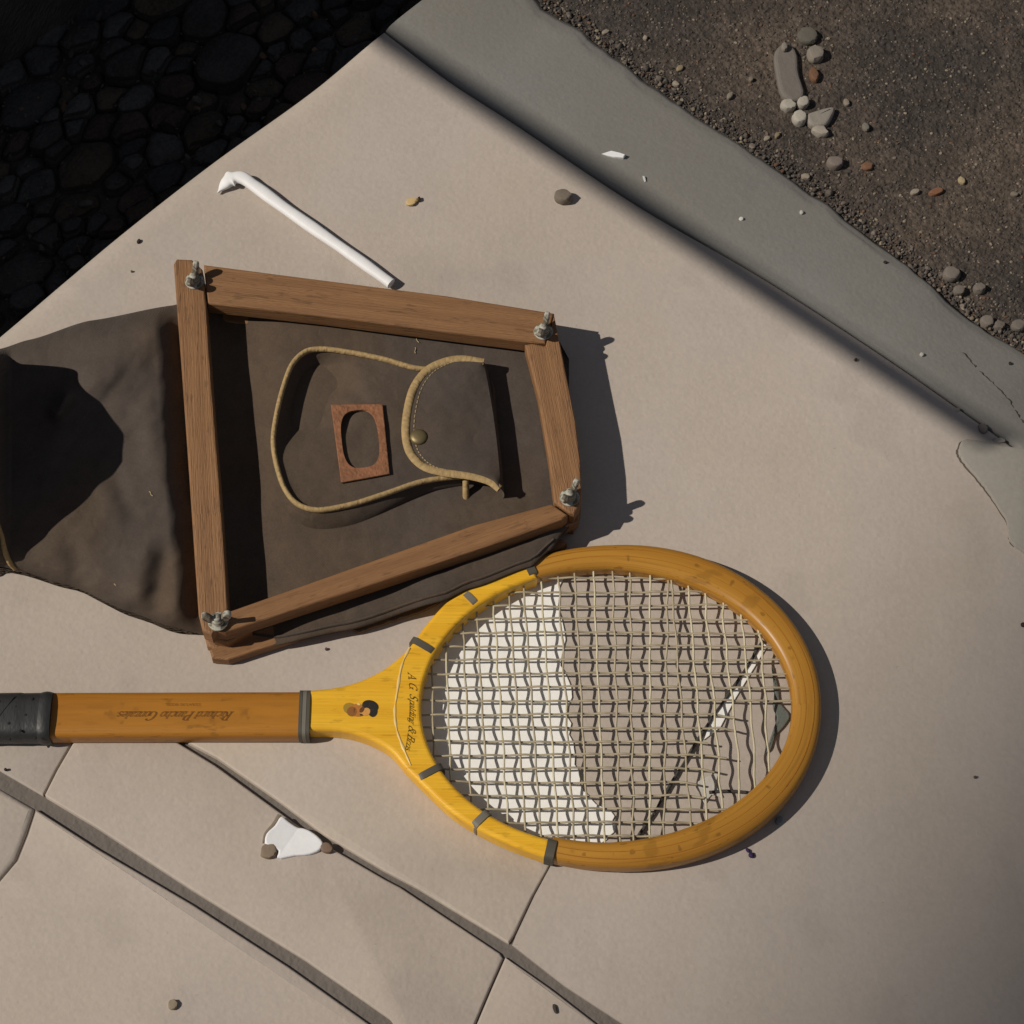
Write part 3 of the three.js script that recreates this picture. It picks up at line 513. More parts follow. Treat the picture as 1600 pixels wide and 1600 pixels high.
  const flap = part('flap', mergeGeometries([gridGeo(60, 18, flapPt), gridGeo(60, 2, (u, v) => flapPt(u, 1).add(V3(0, -0.0022 * v, 0))), back]), M.canvas, cover);
  part('piping', sweep(fl.map((_, i) => flapPt(i / 60, 1).add(V3(0, 0.0002, 0))), () => ({ a: 0.0030, b: 0.0017 }), { ring: 10 }), M.piping, flap);
  const st = []; for (let i = 3; i < 57; i += 1) { const a = flapPt(i / 60, 0.905), b = flapPt((i + 0.0) / 60, 0.905).lerp(flapPt((i + 1) / 60, 0.905), 0.6); a.y += 0.0003; b.y += 0.0003; st.push(cord([a, a.clone().lerp(b, 0.5), b], 0.00038, 5)); }
  const sg = part('stitching', mergeGeometries(st), M.stitch, flap); sg.userData.kind = 'stuff';
  const sp = [[0, 0.0026], [0.003, 0.0025], [0.0052, 0.0017], [0.0062, 0.0004], [0.006, -0.0006]].map(([r, y]) => new THREE.Vector2(r, y));
  const sb = new THREE.LatheGeometry(sp, 32), sc = U(654, 683, HP + 0.0172); sb.translate(sc.x, sc.y + 0.0003, sc.z); part('snap_button', sb, M.brass, flap);
  // leather window patch
  const H = HP + 0.0128, q = P2([[517, 633], [598, 632], [609, 741], [533, 755]], H), hole = [], c = [(q[0][0] + q[2][0]) / 2, (q[0][1] + q[2][1]) / 2];
  for (let k = 0; k < 40; k++) { const a = k / 40 * 6.2832, e = 0.66, lx = Math.sign(Math.cos(a)) * Math.abs(Math.cos(a)) ** e * 30 * PX, lz = Math.sign(Math.sin(a)) * Math.abs(Math.sin(a)) ** e * 47 * PX / cT, t = -0.13; hole.push([c[0] + lx * Math.cos(t) - lz * Math.sin(t) * -1 * -1, c[1] + lx * Math.sin(t) + lz * Math.cos(t)]); }
  let pg = slabGeo(q, H - 0.0008, H + 0.0012, 0.0006, 2, [hole]); part('leather_patch', pg, M.patch, pocket);
}
// ---- press
const press = thing('racket_press', U(590, 700, 0), 'brown wooden racket press of four rails with wing nuts at its corners', 'racket press');
{
  const rails = [
    [[[318, 413], [480, 434], [700, 462], [866, 489], [852, 536], [830, 535], [700, 519], [500, 493], [324, 474]], 0.0045, 'top'],
    [[[820, 538], [832, 536], [852, 540], [866, 492], [886, 590], [900, 660], [907, 720], [909, 772], [906, 788], [897, 803], [890, 802], [866, 785], [857, 715], [840, 615]], 0.0045, 'right'],
    [[[352, 957], [500, 905], [740, 820], [862, 787], [887, 804], [878, 812], [740, 861], [500, 940], [352, 988], [326, 986], [322, 972]], 0.003, 'bottom'],
  ];
  const angs = [0.13, 1.42, -0.36];
  rails.forEach(([l, dz, nm], i) => {
    const pts = P2(l, UT - 0.0015); part('rail', slabGeo(pts, UB, UT - 0.0015, 0.0016, 3, [], angs[i]), i === 1 ? M.press : i ? M.press : M.press, press);
    part('rail', slabGeo(pts.map(([x, z]) => [x, z + (i === 2 ? 0.010 : 0)]), 0.0005, 0.0105, 0.0016, 3, [], angs[i]), M.press, press);
  });
  const left = P2([[271, 412], [276, 404], [300, 405], [316, 420], [322, 470], [331, 600], [344, 760], [357, 948], [352, 972], [330, 992], [316, 985], [310, 960], [303, 860], [295, 740], [283, 570]], UT + 0.0005);
  part('rail', slabGeo(left, UB, UT + 0.0005, 0.0018, 3, [], 1.48), M.press, press);
  part('rail', slabGeo(left, 0.0005, 0.0105, 0.0018, 3, [], 1.48), M.press, press);
  // corner block that fills the gap at the near left corner
  part('spacer_block', slabGeo(P2([[318, 976], [352, 960], [384, 950], [390, 972], [352, 990], [330, 986]], UT - 0.0015), 0.0095, UB + 0.0008, 0.001, 2, [], -0.3), M.press, press);
  part('spacer_block', slabGeo(P2([[874, 770], [905, 760], [905, 800], [880, 812]], UT - 0.0015), 0.0095, UB + 0.0008, 0.001, 2, [], -0.3), M.press, press);
  // wing nuts
  const wing = (px, py, turn, h0) => {
    const b = U(px, py, h0), hub = new THREE.LatheGeometry([[0, 0], [0.0078, 0], [0.0082, 0.0008], [0.0078, 0.0018], [0.0052, 0.002], [0.0050, 0.0055], [0.0042, 0.0074], [0.0030, 0.0078], [0.003, 0.0105], [0, 0.0108]].map(([r, y]) => new THREE.Vector2(r, y)), 24);
    hub.scale(0.86, 0.86, 0.86); setUV(hub); const n = part('wing_nut', at(hub, b), M.metal, press);
    for (const s of [-1, 1]) {
      const sh = new THREE.Shape(); sh.moveTo(0.002, 0.001); sh.bezierCurveTo(0.006, 0.002, 0.0085, 0.006, 0.0105, 0.011); sh.bezierCurveTo(0.0125, 0.0165, 0.0085, 0.019, 0.0065, 0.0155); sh.bezierCurveTo(0.005, 0.012, 0.004, 0.009, 0.002, 0.0075); sh.closePath();
      const g = new THREE.ExtrudeGeometry(sh, { depth: 0.0016, bevelEnabled: true, bevelSize: 0.0008, bevelThickness: 0.0008, bevelSegments: 3, curveSegments: 10 });
      g.translate(0, 0, -0.0008); g.scale(0.86, 0.84, 1.1); if (s < 0) g.rotateY(Math.PI); setUV(g); part('wing', at(g, b, turn * R), M.metal, n);
    }
  };
  wing(304, 440, 75, UT + 0.0003); wing(849, 519, 70, UT - 0.0017); wing(890, 778, 55, UT - 0.0017); wing(341, 972, 5, UT + 0.0003);
}

// ---------------------------------------------------------------- racket
const RH = 0.017, SY = 0.0092;
const racket = thing('tennis_racket', U(960, 1105, 0.0), 'old yellow wooden tennis racket with sagging broken strings and black grip', 'tennis racket');
const OC = [962, 1105], inC = [948, 1105];
const outerPt = (a) => { const c = Math.cos(a), s = Math.sin(a), e = c > 0 ? 0.93 : 1; return [OC[0] + 322 * Math.sign(c) * Math.abs(c) ** e, OC[1] + 252 * s]; };
const innerPt = (a) => [inC[0] + 290 * Math.cos(a), inC[1] + 217 * Math.sin(a) - 1];
{
  // hoop of the head: from the upper binding round by the tip to the lower binding
  const A0 = -114 * R, A1 = 108 * R, N = 420, mid = [], wid = [];
  for (let i = 0; i <= N; i++) { const a = A0 + (A1 - A0) * i / N, o = U(...outerPt(a), RH - 0.004 - 0.010 * ss(0, 0.9, Math.sin(a))), n = U(...innerPt(a), RH - 0.003); mid.push(o.clone().lerp(n, 0.5).setY(RH / 2)); wid.push(o.distanceTo(n) / 2); }
  part('head_hoop', sweep(mid, (t, i) => ({ a: wid[i], b: RH / 2, e: 3.6 }), { ring: 48 }), M.amber, racket);
  // strip laminations standing just proud along the hoop
  for (const off of [-0.45, 0.1]) part('lamination', cord(mid.map((p, i) => { const q = mid[Math.min(N, i + 1)].clone().sub(mid[Math.max(0, i - 1)]).normalize().cross(V3(0, 1, 0)); return p.clone().addScaledVector(q, wid[i] * off).setY(RH - 0.0003); }), 0.00045, 6), M.shaft, racket);
  // throat and shoulders
  const low = [[478, 1150], [540, 1153], [582, 1166], [612, 1184], [636, 1212], [660, 1236], [705, 1278], [742, 1302], [800, 1330], [862, 1352]];
  const up = [[836, 872], [800, 884], [745, 908], [700, 938], [665, 976], [638, 1012], [604, 1042], [560, 1064], [520, 1074], [478, 1078]];
  const inn = []; for (let i = 0; i <= 40; i++) { const a = (248 - (248 - 108) * i / 40) * R; inn.push(innerPt(a)); }
  const outl = [...smooth(P2(low, 0.0045), 40), ...P2(rev(inn), RH), ...smooth(P2(up, RH), 40)];
  const throat = part('throat', slabGeo(outl, 0.0002, RH + 0.0004, 0.003, 4, [], 0.02), M.yellow, racket);
  // pale glue line between throat wedge and bow
  const seam = new THREE.CatmullRomCurve3([[640, 1012], [628, 1040], [621, 1080], [617, 1110], [620, 1140], [630, 1168], [642, 1196]].map(([x, y]) => U(x, y, RH + 0.0004))).getPoints(40);
  part('glue_line', sweep(seam, (t) => ({ a: 0.0011 * (0.7 + 0.4 * Math.sin(t * 40) * Math.sin(t * 17)), b: 0.0005 }), { ring: 8 }), M.pale, throat);
  // shaft and grip
  const sPts = []; for (let i = 0; i <= 24; i++) { const x = 70 + (472 - 70) * i / 24; sPts.push(U(x, 1115 - (x - 70) * 0.003, RH).setY(RH / 2 + 0.0005)); }
  part('shaft', sweep(sPts, () => ({ a: 0.0163, b: RH / 2 + 0.0004, e: 5 }), { ring: 40 }), M.shaft, racket);
  const gp = []; for (let i = 0; i <= 60; i++) { const x = -260 + (66 + 260) * i / 60; gp.push(U(x, 1115, 0.020).setY(0.0112)); }
  const grip = part('grip', sweep(gp, (t, i) => ({ a: 0.0168 + 0.00035 * ((i % 9) / 9), b: 0.0108 + 0.0003 * ((i % 9) / 9), e: 3.2 }), { ring: 36 }), M.grip, racket);
  const gc = []; for (let i = 0; i <= 6; i++) gc.push(U(60 + i * 3.2, 1115, 0.020).setY(0.0112));
  part('grip_collar', sweep(gc, (t) => ({ a: 0.0171 + 0.0008 * Math.sin(t * Math.PI), b: 0.0110 + 0.0007 * Math.sin(t * Math.PI), e: 3.2 }), { ring: 36 }), M.grip, racket);
  for (const [x, y] of [[25, 1104], [40, 1117], [14, 1130], [32, 1142], [50, 1092], [-2, 1096], [55, 1153], [15, 1155], [-8, 1118]]) { const g = new THREE.SphereGeometry(0.0011, 10, 6); g.scale(1, 0.35, 1); const p = U(x, y, 0.0219); at(g, V3(p.x, 0.0219, p.z)); part('perforation', g, M.hole, grip); }
  { const l = []; for (let i = 0; i <= 10; i++) l.push(U(-5 + i * 2.8, 1124 - i * 3.6, 0.0221).setY(0.0220)); part('wrap_seam', cord(l, 0.0004, 5), M.hole, grip); }
  // thread bindings
  const collar = (x, w, m) => { const q = []; for (let i = 0; i <= 4; i++) q.push(U(x - w / 2 + w * i / 4, 1113, RH).setY(RH / 2 + 0.0005)); part('binding', sweep(q, () => ({ a: 0.0172, b: RH / 2 + 0.0012, e: 4.5 }), { ring: 36 }), m, racket); };
  collar(469.5, 5, M.binding); collar(475.5, 6, M.bindingGrey); collar(481.5, 5, M.binding);
  const bind = (x0, y0, x1, y1, w, m) => {
    const a = U(x0, y0, RH), b = U(x1, y1, RH), d = b.clone().sub(a), L = d.length() / 2 + 0.0006, c = a.clone().lerp(b, 0.5).setY(RH / 2 + 0.0004), t = V3(0, 1, 0).cross(d).normalize(), q = [];
    for (let i = 0; i <= 4; i++) q.push(c.clone().addScaledVector(t, (i / 4 - 0.5) * w)); part('binding', sweep(q, () => ({ a: L, b: RH / 2 + 0.0009, e: 4.5 }), { ring: 32 }), m, racket);
  };
  bind(643, 998, 679, 1019, 0.0048, M.binding); bind(726, 926, 744, 944, 0.0046, M.bindingGrey); bind(823, 877, 834, 899, 0.006, M.binding);
  bind(653, 1216, 691, 1196, 0.0048, M.binding); bind(740, 1290, 763, 1268, 0.0050, M.bindingGrey); bind(857, 1341, 864, 1311, 0.0062, M.binding);
  // strings
  const inS = (y) => 1 - ((y - 1104) / 222) ** 2, inX = (x) => 1 - ((x - 948) / 294) ** 2;
  for (let j = 0; j < 20; j++) {
    const y = 904 + 21.2 * j, k = inS(y); if (k < 0.03) continue; const w = 294 * Math.sqrt(k);
    let xr = 948 + w; if (y > 1100 && y < 1300) xr = Math.min(xr, [1148, 1176, 1126, 1150, 1118, 1098, 1106, 1080, 1110, 1135][(j * 3) % 10] + (y > 1200 ? -10 : 0));
    const pts = [], n = 56, ph = rr(0, 6); for (let i = 0; i <= n; i++) { const x = 948 - w + (xr - 948 + w) * i / n; pts.push(U(x, y + 1.2 * Math.sin(x * 0.013 + ph) + (xr < 948 + w - 2 ? 5 * ss(xr - 30, xr, x) : 0), SY).setY(SY + 0.0009 * Math.sin((x - 674) / 26 * Math.PI + j * Math.PI))); }
    part('string', cord(pts, 0.00076, 7), M.string, racket);
  }
  for (let i = 0; i < 21; i++) {
    const x = 676 + 26 * i + rr(-2, 2), lean = i > 14 ? 0.08 : 0.07 * Math.sin(i * 0.22 + 0.3), k = inX(x), kT = inX(x - lean * 190), kB = inX(x + lean * 190); if (Math.min(k, kT, kB) < 0.02) continue;
    const yt = 1104 - 222 * Math.sqrt(kT), yb = 1104 + 222 * Math.sqrt(kB), pts = [], n = 90, amp = rr(0.8, 2.0) * (i > 1 ? 1 : 0.4), ph = rr(0, 1.5);
    for (let q = 0; q <= n; q++) {
      const y = yt + (yb - yt) * q / n, e = ss(0, 40, y - yt) * ss(0, 40, yb - y), tri = Math.asin(Math.sin((y - 904) / 42.4 * Math.PI + ph)) / 1.5708, loose = i > 17 ? 3 * Math.sin((y - 1000) / 80 + i) * e : 0;
      pts.push(U(x + lean * (y - 1104) + e * (amp * tri + loose), y, SY).setY(SY - 0.0009 * Math.cos((y - 904) / 21.2 * Math.PI + i * Math.PI)));
    }
    part('string', cord(pts, 0.00076, 7), i % 3 === 1 || i > 16 ? M.stringPale : M.string, racket);
  }
  // writing and portrait
  const print = (w, h, draw) => { const c = document.createElement('canvas'); c.width = w; c.height = h; const x = c.getContext('2d'); x.clearRect(0, 0, w, h); draw(x, w, h); const t = new THREE.CanvasTexture(c); t.colorSpace = THREE.SRGBColorSpace; return new THREE.MeshStandardMaterial({ map: t, transparent: true, roughness: 0.5 }); };
  const decal = (px, py, wpx, hpx, y, ang, mat, parent, label) => { const g = new THREE.PlaneGeometry(wpx * PX, hpx * PX); g.rotateX(-Math.PI / 2); const p = U(px, py, y); part('lettering', at(g, p, ang), mat, parent, label); };
  const script = (x, text, cx, cy, size, col, bend = 0) => {
    x.fillStyle = col; x.strokeStyle = col; x.lineCap = 'round'; x.textAlign = 'left'; x.textBaseline = 'alphabetic';
    const ws = [...text].map((c) => size * (/[A-Z&]/.test(c) ? 0.62 : /[il]/.test(c) ? 0.24 : c === ' ' ? 0.26 : 0.40)), tot = ws.reduce((a, b) => a + b, 0); let pos = -tot / 2;
    [...text].forEach((c, i) => {
      const u = (pos + ws[i] / 2) / (tot / 2), yy = cy + bend * u * u, big = /[A-Z&]/.test(c);
      x.save(); x.translate(cx + pos, yy); x.rotate(bend * 2 * u / (tot / 2)); x.transform(1, 0, -0.42, 1, 0, 0); x.font = `italic ${big ? size * 1.08 : size * 0.80}px serif`; x.fillText(c, 0, 0);
      if (!big && /[a-z]/.test(c)) { x.lineWidth = size * 0.03; x.beginPath(); x.moveTo(-size * 0.05, -size * 0.03); x.quadraticCurveTo(ws[i] * 0.6, size * 0.06, ws[i] + size * 0.08, -size * 0.1); x.stroke(); }
      x.restore(); pos += ws[i];
    });
  };
  decal(640, 1110, 128, 26, RH + 0.0007, -Math.PI / 2, print(1024, 208, (x) => script(x, 'A.G. Spalding & Bros', 512, 104, 118, 'rgba(60,46,14,0.82)', 40)), throat, 'dark script lettering across the throat');
  decal(276, 1110, 206, 40, RH + 0.00155, Math.PI, print(1024, 200, (x) => {
    script(x, 'Richard Pancho Gonzales', 512, 92, 92, 'rgba(72,38,8,0.62)', 0);
    x.font = '30px sans-serif'; x.textAlign = 'center'; x.fillStyle = 'rgba(72,38,8,0.6)'; x.fillText('SIGNATURE MODEL', 470, 158);
  }), racket, 'faded signature lettering printed upside down on the shaft');
  decal(564, 1108, 64, 40, RH + 0.0007, 0, print(512, 320, (x) => {
    const el = (cx, cy, a, b, r, f) => { x.fillStyle = f; x.beginPath(); x.ellipse(cx, cy, a, b, r, 0, 6.3); x.fill(); };
    x.globalAlpha = 0.55; el(120, 150, 80, 70, 0.5, 'rgb(150,135,60)'); x.globalAlpha = 1;
    el(215, 175, 118, 80, 0.05, 'rgb(176,112,44)'); el(150, 190, 60, 62, 0.2, 'rgb(140,88,36)'); el(310, 180, 70, 62, 0.1, 'rgb(206,146,70)');
    el(365, 120, 100, 72, 0.35, 'rgb(34,30,26)'); el(400, 190, 52, 70, 0.1, 'rgb(36,31,26)'); el(322, 190, 44, 48, 0.2, 'rgb(208,150,78)');
    el(268, 168, 26, 40, 0.5, 'rgb(96,58,26)'); el(262, 232, 20, 12, 0.2, 'rgb(70,44,22)'); el(225, 96, 22, 14, 0.4, 'rgb(228,196,120)'); el(178, 176, 9, 34, 0.1, 'rgb(110,62,28)');
    for (let i = 0; i < 90; i++) { x.globalAlpha = 0.25; el(rr(110, 420), rr(90, 250), rr(2, 7), rr(2, 6), 0, rnd() > 0.5 ? 'rgb(90,56,24)' : 'rgb(196,140,66)'); } x.globalAlpha = 1;
  }), throat, 'small round portrait print on the throat');
}

// ---------------------------------------------------------------- loose things
{ // torn white paper under the head
  const l = []; for (let i = 0; i <= 22; i++) { const a = (100 + 160 * i / 22) * R; const [x, y] = innerPt(a); l.push([x + 8 * Math.cos(a), y + 8 * Math.sin(a)]); }
  const rag = [[880, 905], [872, 950], [884, 1000], [876, 1040], [893, 1075], [886, 1120], [896, 1160], [898, 1195], [906, 1225], [925, 1250], [955, 1268], [962, 1290], [948, 1312], [918, 1330]];
  const r2 = []; const rs = P2(rag, 0.0008); for (let i = 0; i < rs.length; i++) { r2.push(rs[i]); if (i + 1 < rs.length) for (const f of [0.33, 0.66]) r2.push([rs[i][0] + (rs[i + 1][0] - rs[i][0]) * f + rr(-1, 1) * 0.0018, rs[i][1] + (rs[i + 1][1] - rs[i][1]) * f + rr(-1, 1) * 0.0014]); }
  const g = slabGeo([...P2(l, 0.0008), ...r2], -0.0006, 0.0013, 0.0002, 1); solo('paper_sheet', g, M.paper, U(780, 1100, 0), 'torn white paper sheet lying under the racket strings', 'paper');
  const s = P2([[1192, 1004], [1199, 1010], [1150, 1090], [1126, 1136], [1100, 1156], [1110, 1128], [1144, 1074]], 0.001); solo('paper_sliver', slabGeo(s, -0.0006, 0.0014, 0.0002, 1), M.paper, U(1140, 1080, 0), 'narrow white paper sliver beside the dark stick under the strings', 'paper');
}
{
  const rodP = new THREE.CatmullRomCurve3([[1192, 1000], [1160, 1052], [1112, 1122], [1060, 1205], [1020, 1272], [988, 1318]].map(([x, y]) => U(x, y, 0.003).setY(0.0022))).getPoints(60);
  rodP.forEach((p) => { p.x += rr(-1, 1) * 0.0003; }); solo('twig', sweep(rodP, (t) => ({ a: 0.0010 + 0.0002 * Math.sin(t * 30), b: 0.0010 }), { ring: 10 }), M.dark, U(1090, 1160, 0), 'thin dark straight stick lying slanted under the racket strings', 'stick');
  const tw = [[1108, 1238], [1135, 1236], [1168, 1238]].map(([x, y]) => U(x, y, 0.0016).setY(0.0014)); solo('twig', cord(new THREE.CatmullRomCurve3(tw).getPoints(12), 0.0012, 8), M.dark, U(1135, 1237, 0), 'short dark level stick at the lower right under the strings', 'stick');
  const leaf = smooth(P2([[1206, 1040], [1216, 1072], [1220, 1098], [1234, 1118], [1226, 1134], [1212, 1150], [1204, 1172], [1198, 1176], [1208, 1140], [1214, 1120], [1208, 1106], [1210, 1080]], 0.002), 60, true);
  solo('leaf_scrap', slabGeo(leaf, -0.0002, 0.0022, 0.0008, 2), flat(0.12, 0.135, 0.12), U(1214, 1120, 0), 'ragged grey green leaf scrap just inside the tip of the hoop', 'leaf');
  const lf2 = smooth(P2([[1086, 1226], [1100, 1216], [1122, 1208], [1119, 1226], [1130, 1246], [1112, 1242], [1102, 1256], [1094, 1240]], 0.001), 24, true); solo('paper_scrap', slabGeo(lf2, -0.0006, 0.0012, 0.0003, 1), flat(0.50, 0.47, 0.42), U(1105, 1235, 0), 'small off white paper scrap above the short level stick', 'paper');
}
{ // white stick with a hooked end
  const stBase = U(480, 360, 0);
  const c = new THREE.CatmullRomCurve3([[340, 299, 0.0025], [350, 287, 0.004], [362, 277, 0.0055], [376, 275, 0.0062], [398, 289, 0.0058], [440, 320, 0.0055], [500, 362, 0.0055], [560, 404, 0.0055], [611, 441, 0.0055]].map(([x, y, h]) => U(x, y, h + 0.002).setY(h)), false, 'centripetal').getPoints(120);
  solo('hooked_stick', sweep(c, (t) => ({ a: (0.0006 + 0.0042 * ss(0, 0.16, t)) * (1 + 0.05 * Math.sin(t * 37)) + 0.0022 * bump(t - 0.24, 0.03) - 0.0006 * ss(0.5, 1, t), b: 0.0012 + 0.0022 * ss(0, 0.2, t), e: 2.6 }), { ring: 16 }), M.white, stBase, 'smooth white stick with hooked left end lying above the press', 'stick');
}
{ // white shard lodged against the joint
  const o = smooth(P2([[440, 1277], [452, 1285], [466, 1293], [474, 1294], [486, 1299], [500, 1310], [505, 1318], [500, 1328], [484, 1335], [461, 1337], [433, 1341], [435, 1330], [420, 1326], [414, 1317], [417, 1304], [430, 1291]], 0.003), 48, true), pk = [[438, 1283], [462, 1296], [452, 1318], [434, 1336]];
  const g = slabGeo(o, -0.002, 0.0038, 0.0014, 3), p = g.attributes.position, a = U(465, 1294, 0.003), b = U(440, 1336, 0.003);
  for (let i = 0; i < p.count; i++) if (p.getY(i) > 0.003) { const s = ((p.getX(i) - a.x) * (b.z - a.z) - (p.getZ(i) - a.z) * (b.x - a.x)) / Math.hypot(b.x - a.x, b.z - a.z); p.setY(i, p.getY(i) + (s < 0 ? -s * 0.15 : s * 0.01)); }
  g.computeVertexNormals(); const t = tess(g, 0.006, 4); setUV(t); solo('white_shard', t, M.white, U(460, 1312, 0), 'smooth white shard wedged beside the grey joint below the handle', 'shard');
  stoneAt(420, 1332, 22, 22, 0.006, [0.22, 0.165, 0.115], 30, 'tan_pebble', 'tan pebble against the lower left end of the white shard', 'pebble', null, { slab: true, flat: 0.45 });
  stoneAt(511, 1327, 18, 14, 0.005, [0.19, 0.125, 0.085], -20, 'brown_chip', 'brown chip at the right end of the white shard', 'chip', null, { slab: true });
  const rim = new THREE.CatmullRomCurve3([[437, 1274], [428, 1288], [415, 1303], [411, 1318]].map(([x, y]) => U(x, y, 0.001).setY(0.0008))).getPoints(20); solo('bark_strip', sweep(rim, (t) => ({ a: 0.0020 - 0.0012 * t, b: 0.0011 }), { ring: 8 }), flat(0.19, 0.15, 0.115), U(425, 1292, 0), 'thin brown bark strip along the left side of the white shard', 'bark');
}
{ // broken plate at the right edge
  const o = smooth(P2([[1506, 688], [1560, 696], [1640, 712], [1720, 760], [1700, 880], [1640, 880], [1600, 862], [1578, 842], [1574, 815], [1556, 785], [1540, 762], [1522, 740], [1502, 716], [1498, 704]], 0.003), 90, true).map(([x, z]) => [x + rr(-1, 1) * 0.0003, z + rr(-1, 1) * 0.0003]);
  const y0 = sag(o[0][0], o[0][1]); const g = slabGeo(o, -0.016, 0.0035, 0.0008, 2), p = g.attributes.position, q = U(1560, 770, 0);
  for (let i = 0; i < p.count; i++) p.setY(i, p.getY(i) + sag(q.x, q.z) + (p.getX(i) - q.x) * -0.012 - (p.getZ(i) - q.z) * 0.012);
  g.computeVertexNormals(); const fr = thing('slab_fragment', q, 'broken flat grey slab fragment at the right edge of the paving', 'stone fragment'); part('fragment', setUV(crease(g, 0.6)), stoneMat(0.36, 0.335, 0.295), fr);
  const m = o.reduce((a, p) => [a[0] + p[0] / o.length, a[1] + p[1] / o.length], [0, 0]), ragged = o.map(([x, z], i) => { const k = 1.008 + 0.075 * fbm(i / 90, 0.4, 22, 3, 181) ** 1.5; return [m[0] + (x - m[0]) * k, m[1] + (z - m[1]) * k + 0.0006]; });
  const g3 = slabGeo(ragged, -0.016, -0.0006, 0.0006, 2), p3 = g3.attributes.position; for (let i = 0; i < p3.count; i++) p3.setY(i, p3.getY(i) + sag(q.x, q.z) + 0.0012 + (p3.getX(i) - q.x) * -0.012 - (p3.getZ(i) - q.z) * 0.012); g3.computeVertexNormals(); part('dark_gap_layer', setUV(crease(g3, 0.6)), flat(0.085, 0.07, 0.058), fr, 'dark ragged layer painted as the shaded gap under the fragment');  // dark colour of this layer paints the shade in the gap below
  stoneAt(1495, 643, 8, 8, 0.004, [0.28, 0.25, 0.21], 0, 'crumb', 'tiny pale crumb in the dark groove left of the slab fragment', 'crumb', null, { kerb: 1 });
  stoneAt(1534, 674, 15, 18, 0.006, [0.22, 0.19, 0.16], 0, 'crumb', 'grey crumb standing in the groove above the slab fragment', 'crumb', null, { kerb: 1 });
  stoneAt(1560, 691, 20, 9, 0.004, [0.34, 0.31, 0.27], 0, 'crumb', 'pale crumb on the upper edge of the slab fragment', 'crumb', null, { kerb: 1 });
}
// scraps and pebbles on the slabs
stoneAt(880, 312, 29, 22, 0.008, [0.165, 0.135, 0.105], -12, 'brown_pebble', 'oval brown pebble on the pale slab left of the groove', 'pebble', null, { slab: true, flat: 0.5 });
{ const y = thing('yellow_chip', groundY(645, 316), 'small yellow wood chip with a brown end on the pale slab', 'chip'); const p = groundY(643, 317); part('chip', at(rock(0.0052, 0.003, 0.0036, 2, 0.12, 0.4), p, 0.3), flat(0.60, 0.43, 0.20), y); const q = groundY(654, 313); part('brown_end', at(rock(0.0014, 0.003, 0.0022, 2), q, -0.3), flat(0.16, 0.085, 0.03), y, 'brown end of the chip'); }
{ const kY = kerbPt(958, 242).y, s = P2([[940, 242], [955, 237], [968, 240], [977, 243], [974, 248], [960, 247], [950, 245]], kY); solo('white_flake', slabGeo(s, kY - 0.004, kY + 0.0018, 0.0004, 1), M.white, U(958, 242, kY), 'white flake on the grey kerb, larger and leftmost of the two', 'flake');
  const k2 = kerbPt(1007, 281).y, s2 = P2([[1004, 276], [1008, 277], [1010, 285], [1007, 286]], k2); solo('white_flake', slabGeo(s2, k2 - 0.004, k2 + 0.0016, 0.0004, 1), flat(0.5, 0.5, 0.5), U(1007, 281, kY), 'tiny white flake on the grey kerb right of the larger one', 'flake'); }
const spec = (x, y, w, h, c, label, cat, o = {}) => stoneAt(x, y, w, h, o.hh ?? 0.002, c, o.turn ?? 0, o.name ?? 'crumb', label, cat, o.group, { slab: !o.kerb, kerb: o.kerb });
spec(1158, 343, 7, 7, [0.6, 0.58, 0.54], 'white crumb on the middle of the grey kerb', 'crumb', { kerb: 1 });
spec(1252, 333, 6, 8, [0.45, 0.43, 0.4], 'pale grey crumb on the kerb close to the gravel', 'crumb', { kerb: 1 });
spec(1440, 555, 6, 7, [0.40, 0.38, 0.35], 'pale crumb on the kerb above the broken slab fragment', 'crumb', { kerb: 1 });
spec(271, 1571, 13, 14, [0.26, 0.21, 0.145], 'small tan crumb near the bottom edge of the paving', 'crumb', { hh: 0.004 });
spec(217, 378, 5, 8, [0.03, 0.02, 0.015], 'black speck on the slab near the trench edge', 'speck', { turn: -25 });
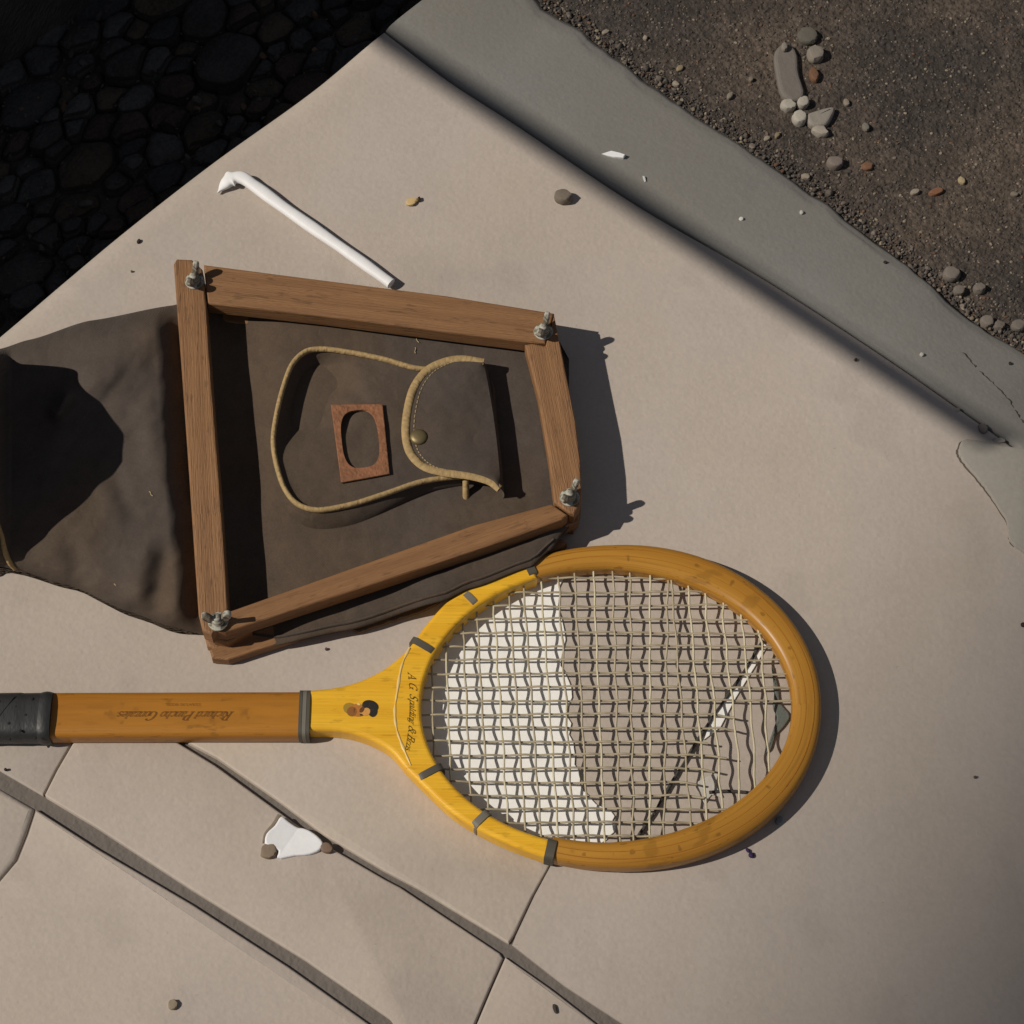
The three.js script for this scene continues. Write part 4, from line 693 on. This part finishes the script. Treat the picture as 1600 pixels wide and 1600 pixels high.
spec(206, 425, 3, 3, [0.16, 0.11, 0.07], 'tiny brown speck on the slab left of the press', 'speck');
spec(1337, 563, 5, 5, [0.06, 0.045, 0.035], 'dark speck on the slab below the groove', 'speck');
spec(1383, 411, 6, 6, [0.02, 0.015, 0.012], 'black speck on the kerb close to the gravel', 'speck', { kerb: 1 });
spec(1578, 569, 5, 6, [0.02, 0.015, 0.012], 'black speck on the kerb near the right edge', 'speck', { kerb: 1 });
spec(867, 1577, 5, 13, [0.05, 0.042, 0.036], 'dark sliver on the small slab at the bottom edge', 'speck', { turn: 20 });
spec(510, 1015, 4, 4, [0.10, 0.06, 0.05], 'reddish speck on the slab below the press', 'speck');
spec(1523, 1215, 4, 4, [0.10, 0.08, 0.065], 'faint dark speck on the slab right of the racket', 'speck');
spec(1598, 977, 6, 7, [0.03, 0.02, 0.02], 'dark speck on the slab at the right edge of the picture', 'speck');
spec(9, 1203, 4, 4, [0.03, 0.025, 0.02], 'black speck on the slab edge at the far left joint', 'speck');
{ const v = thing('purple_chip', groundY(1172, 1334), 'dark purple two lobed chip below the racket head', 'chip'); for (const [x, y, a, b] of [[1168, 1329, 0.0012, 0.0020], [1174, 1337, 0.0021, 0.0021]]) part('lobe', at(rock(a, 0.0018, b, 2, 0.1), groundY(x, y), 0.5), flat(0.035, 0.018, 0.075), v); }
spec(1217, 1283, 9, 12, [0.16, 0.19, 0.21], 'blue grey chip beside the lower right rim of the racket', 'chip', { name: 'blue_chip', hh: 0.003, turn: -30 });
{ const b = smooth(P2([[552, 984], [575, 975], [600, 968], [622, 962], [640, 950], [668, 943], [690, 938], [668, 952], [640, 962], [610, 972], [580, 982], [560, 988]], 0.002), 60, true).map(([x, z]) => [x + rr(-1, 1) * 0.0004, z + rr(-1, 1) * 0.0004]); solo('brown_scrap', slabGeo(b, -0.0005, 0.003, 0.0006, 2), flat(0.14, 0.092, 0.055), U(620, 965, 0), 'ragged brown strip peeking out below the press', 'bark'); }  // brown fringe at the press edge, built as a loose strip

renderer.render(scene, camera);
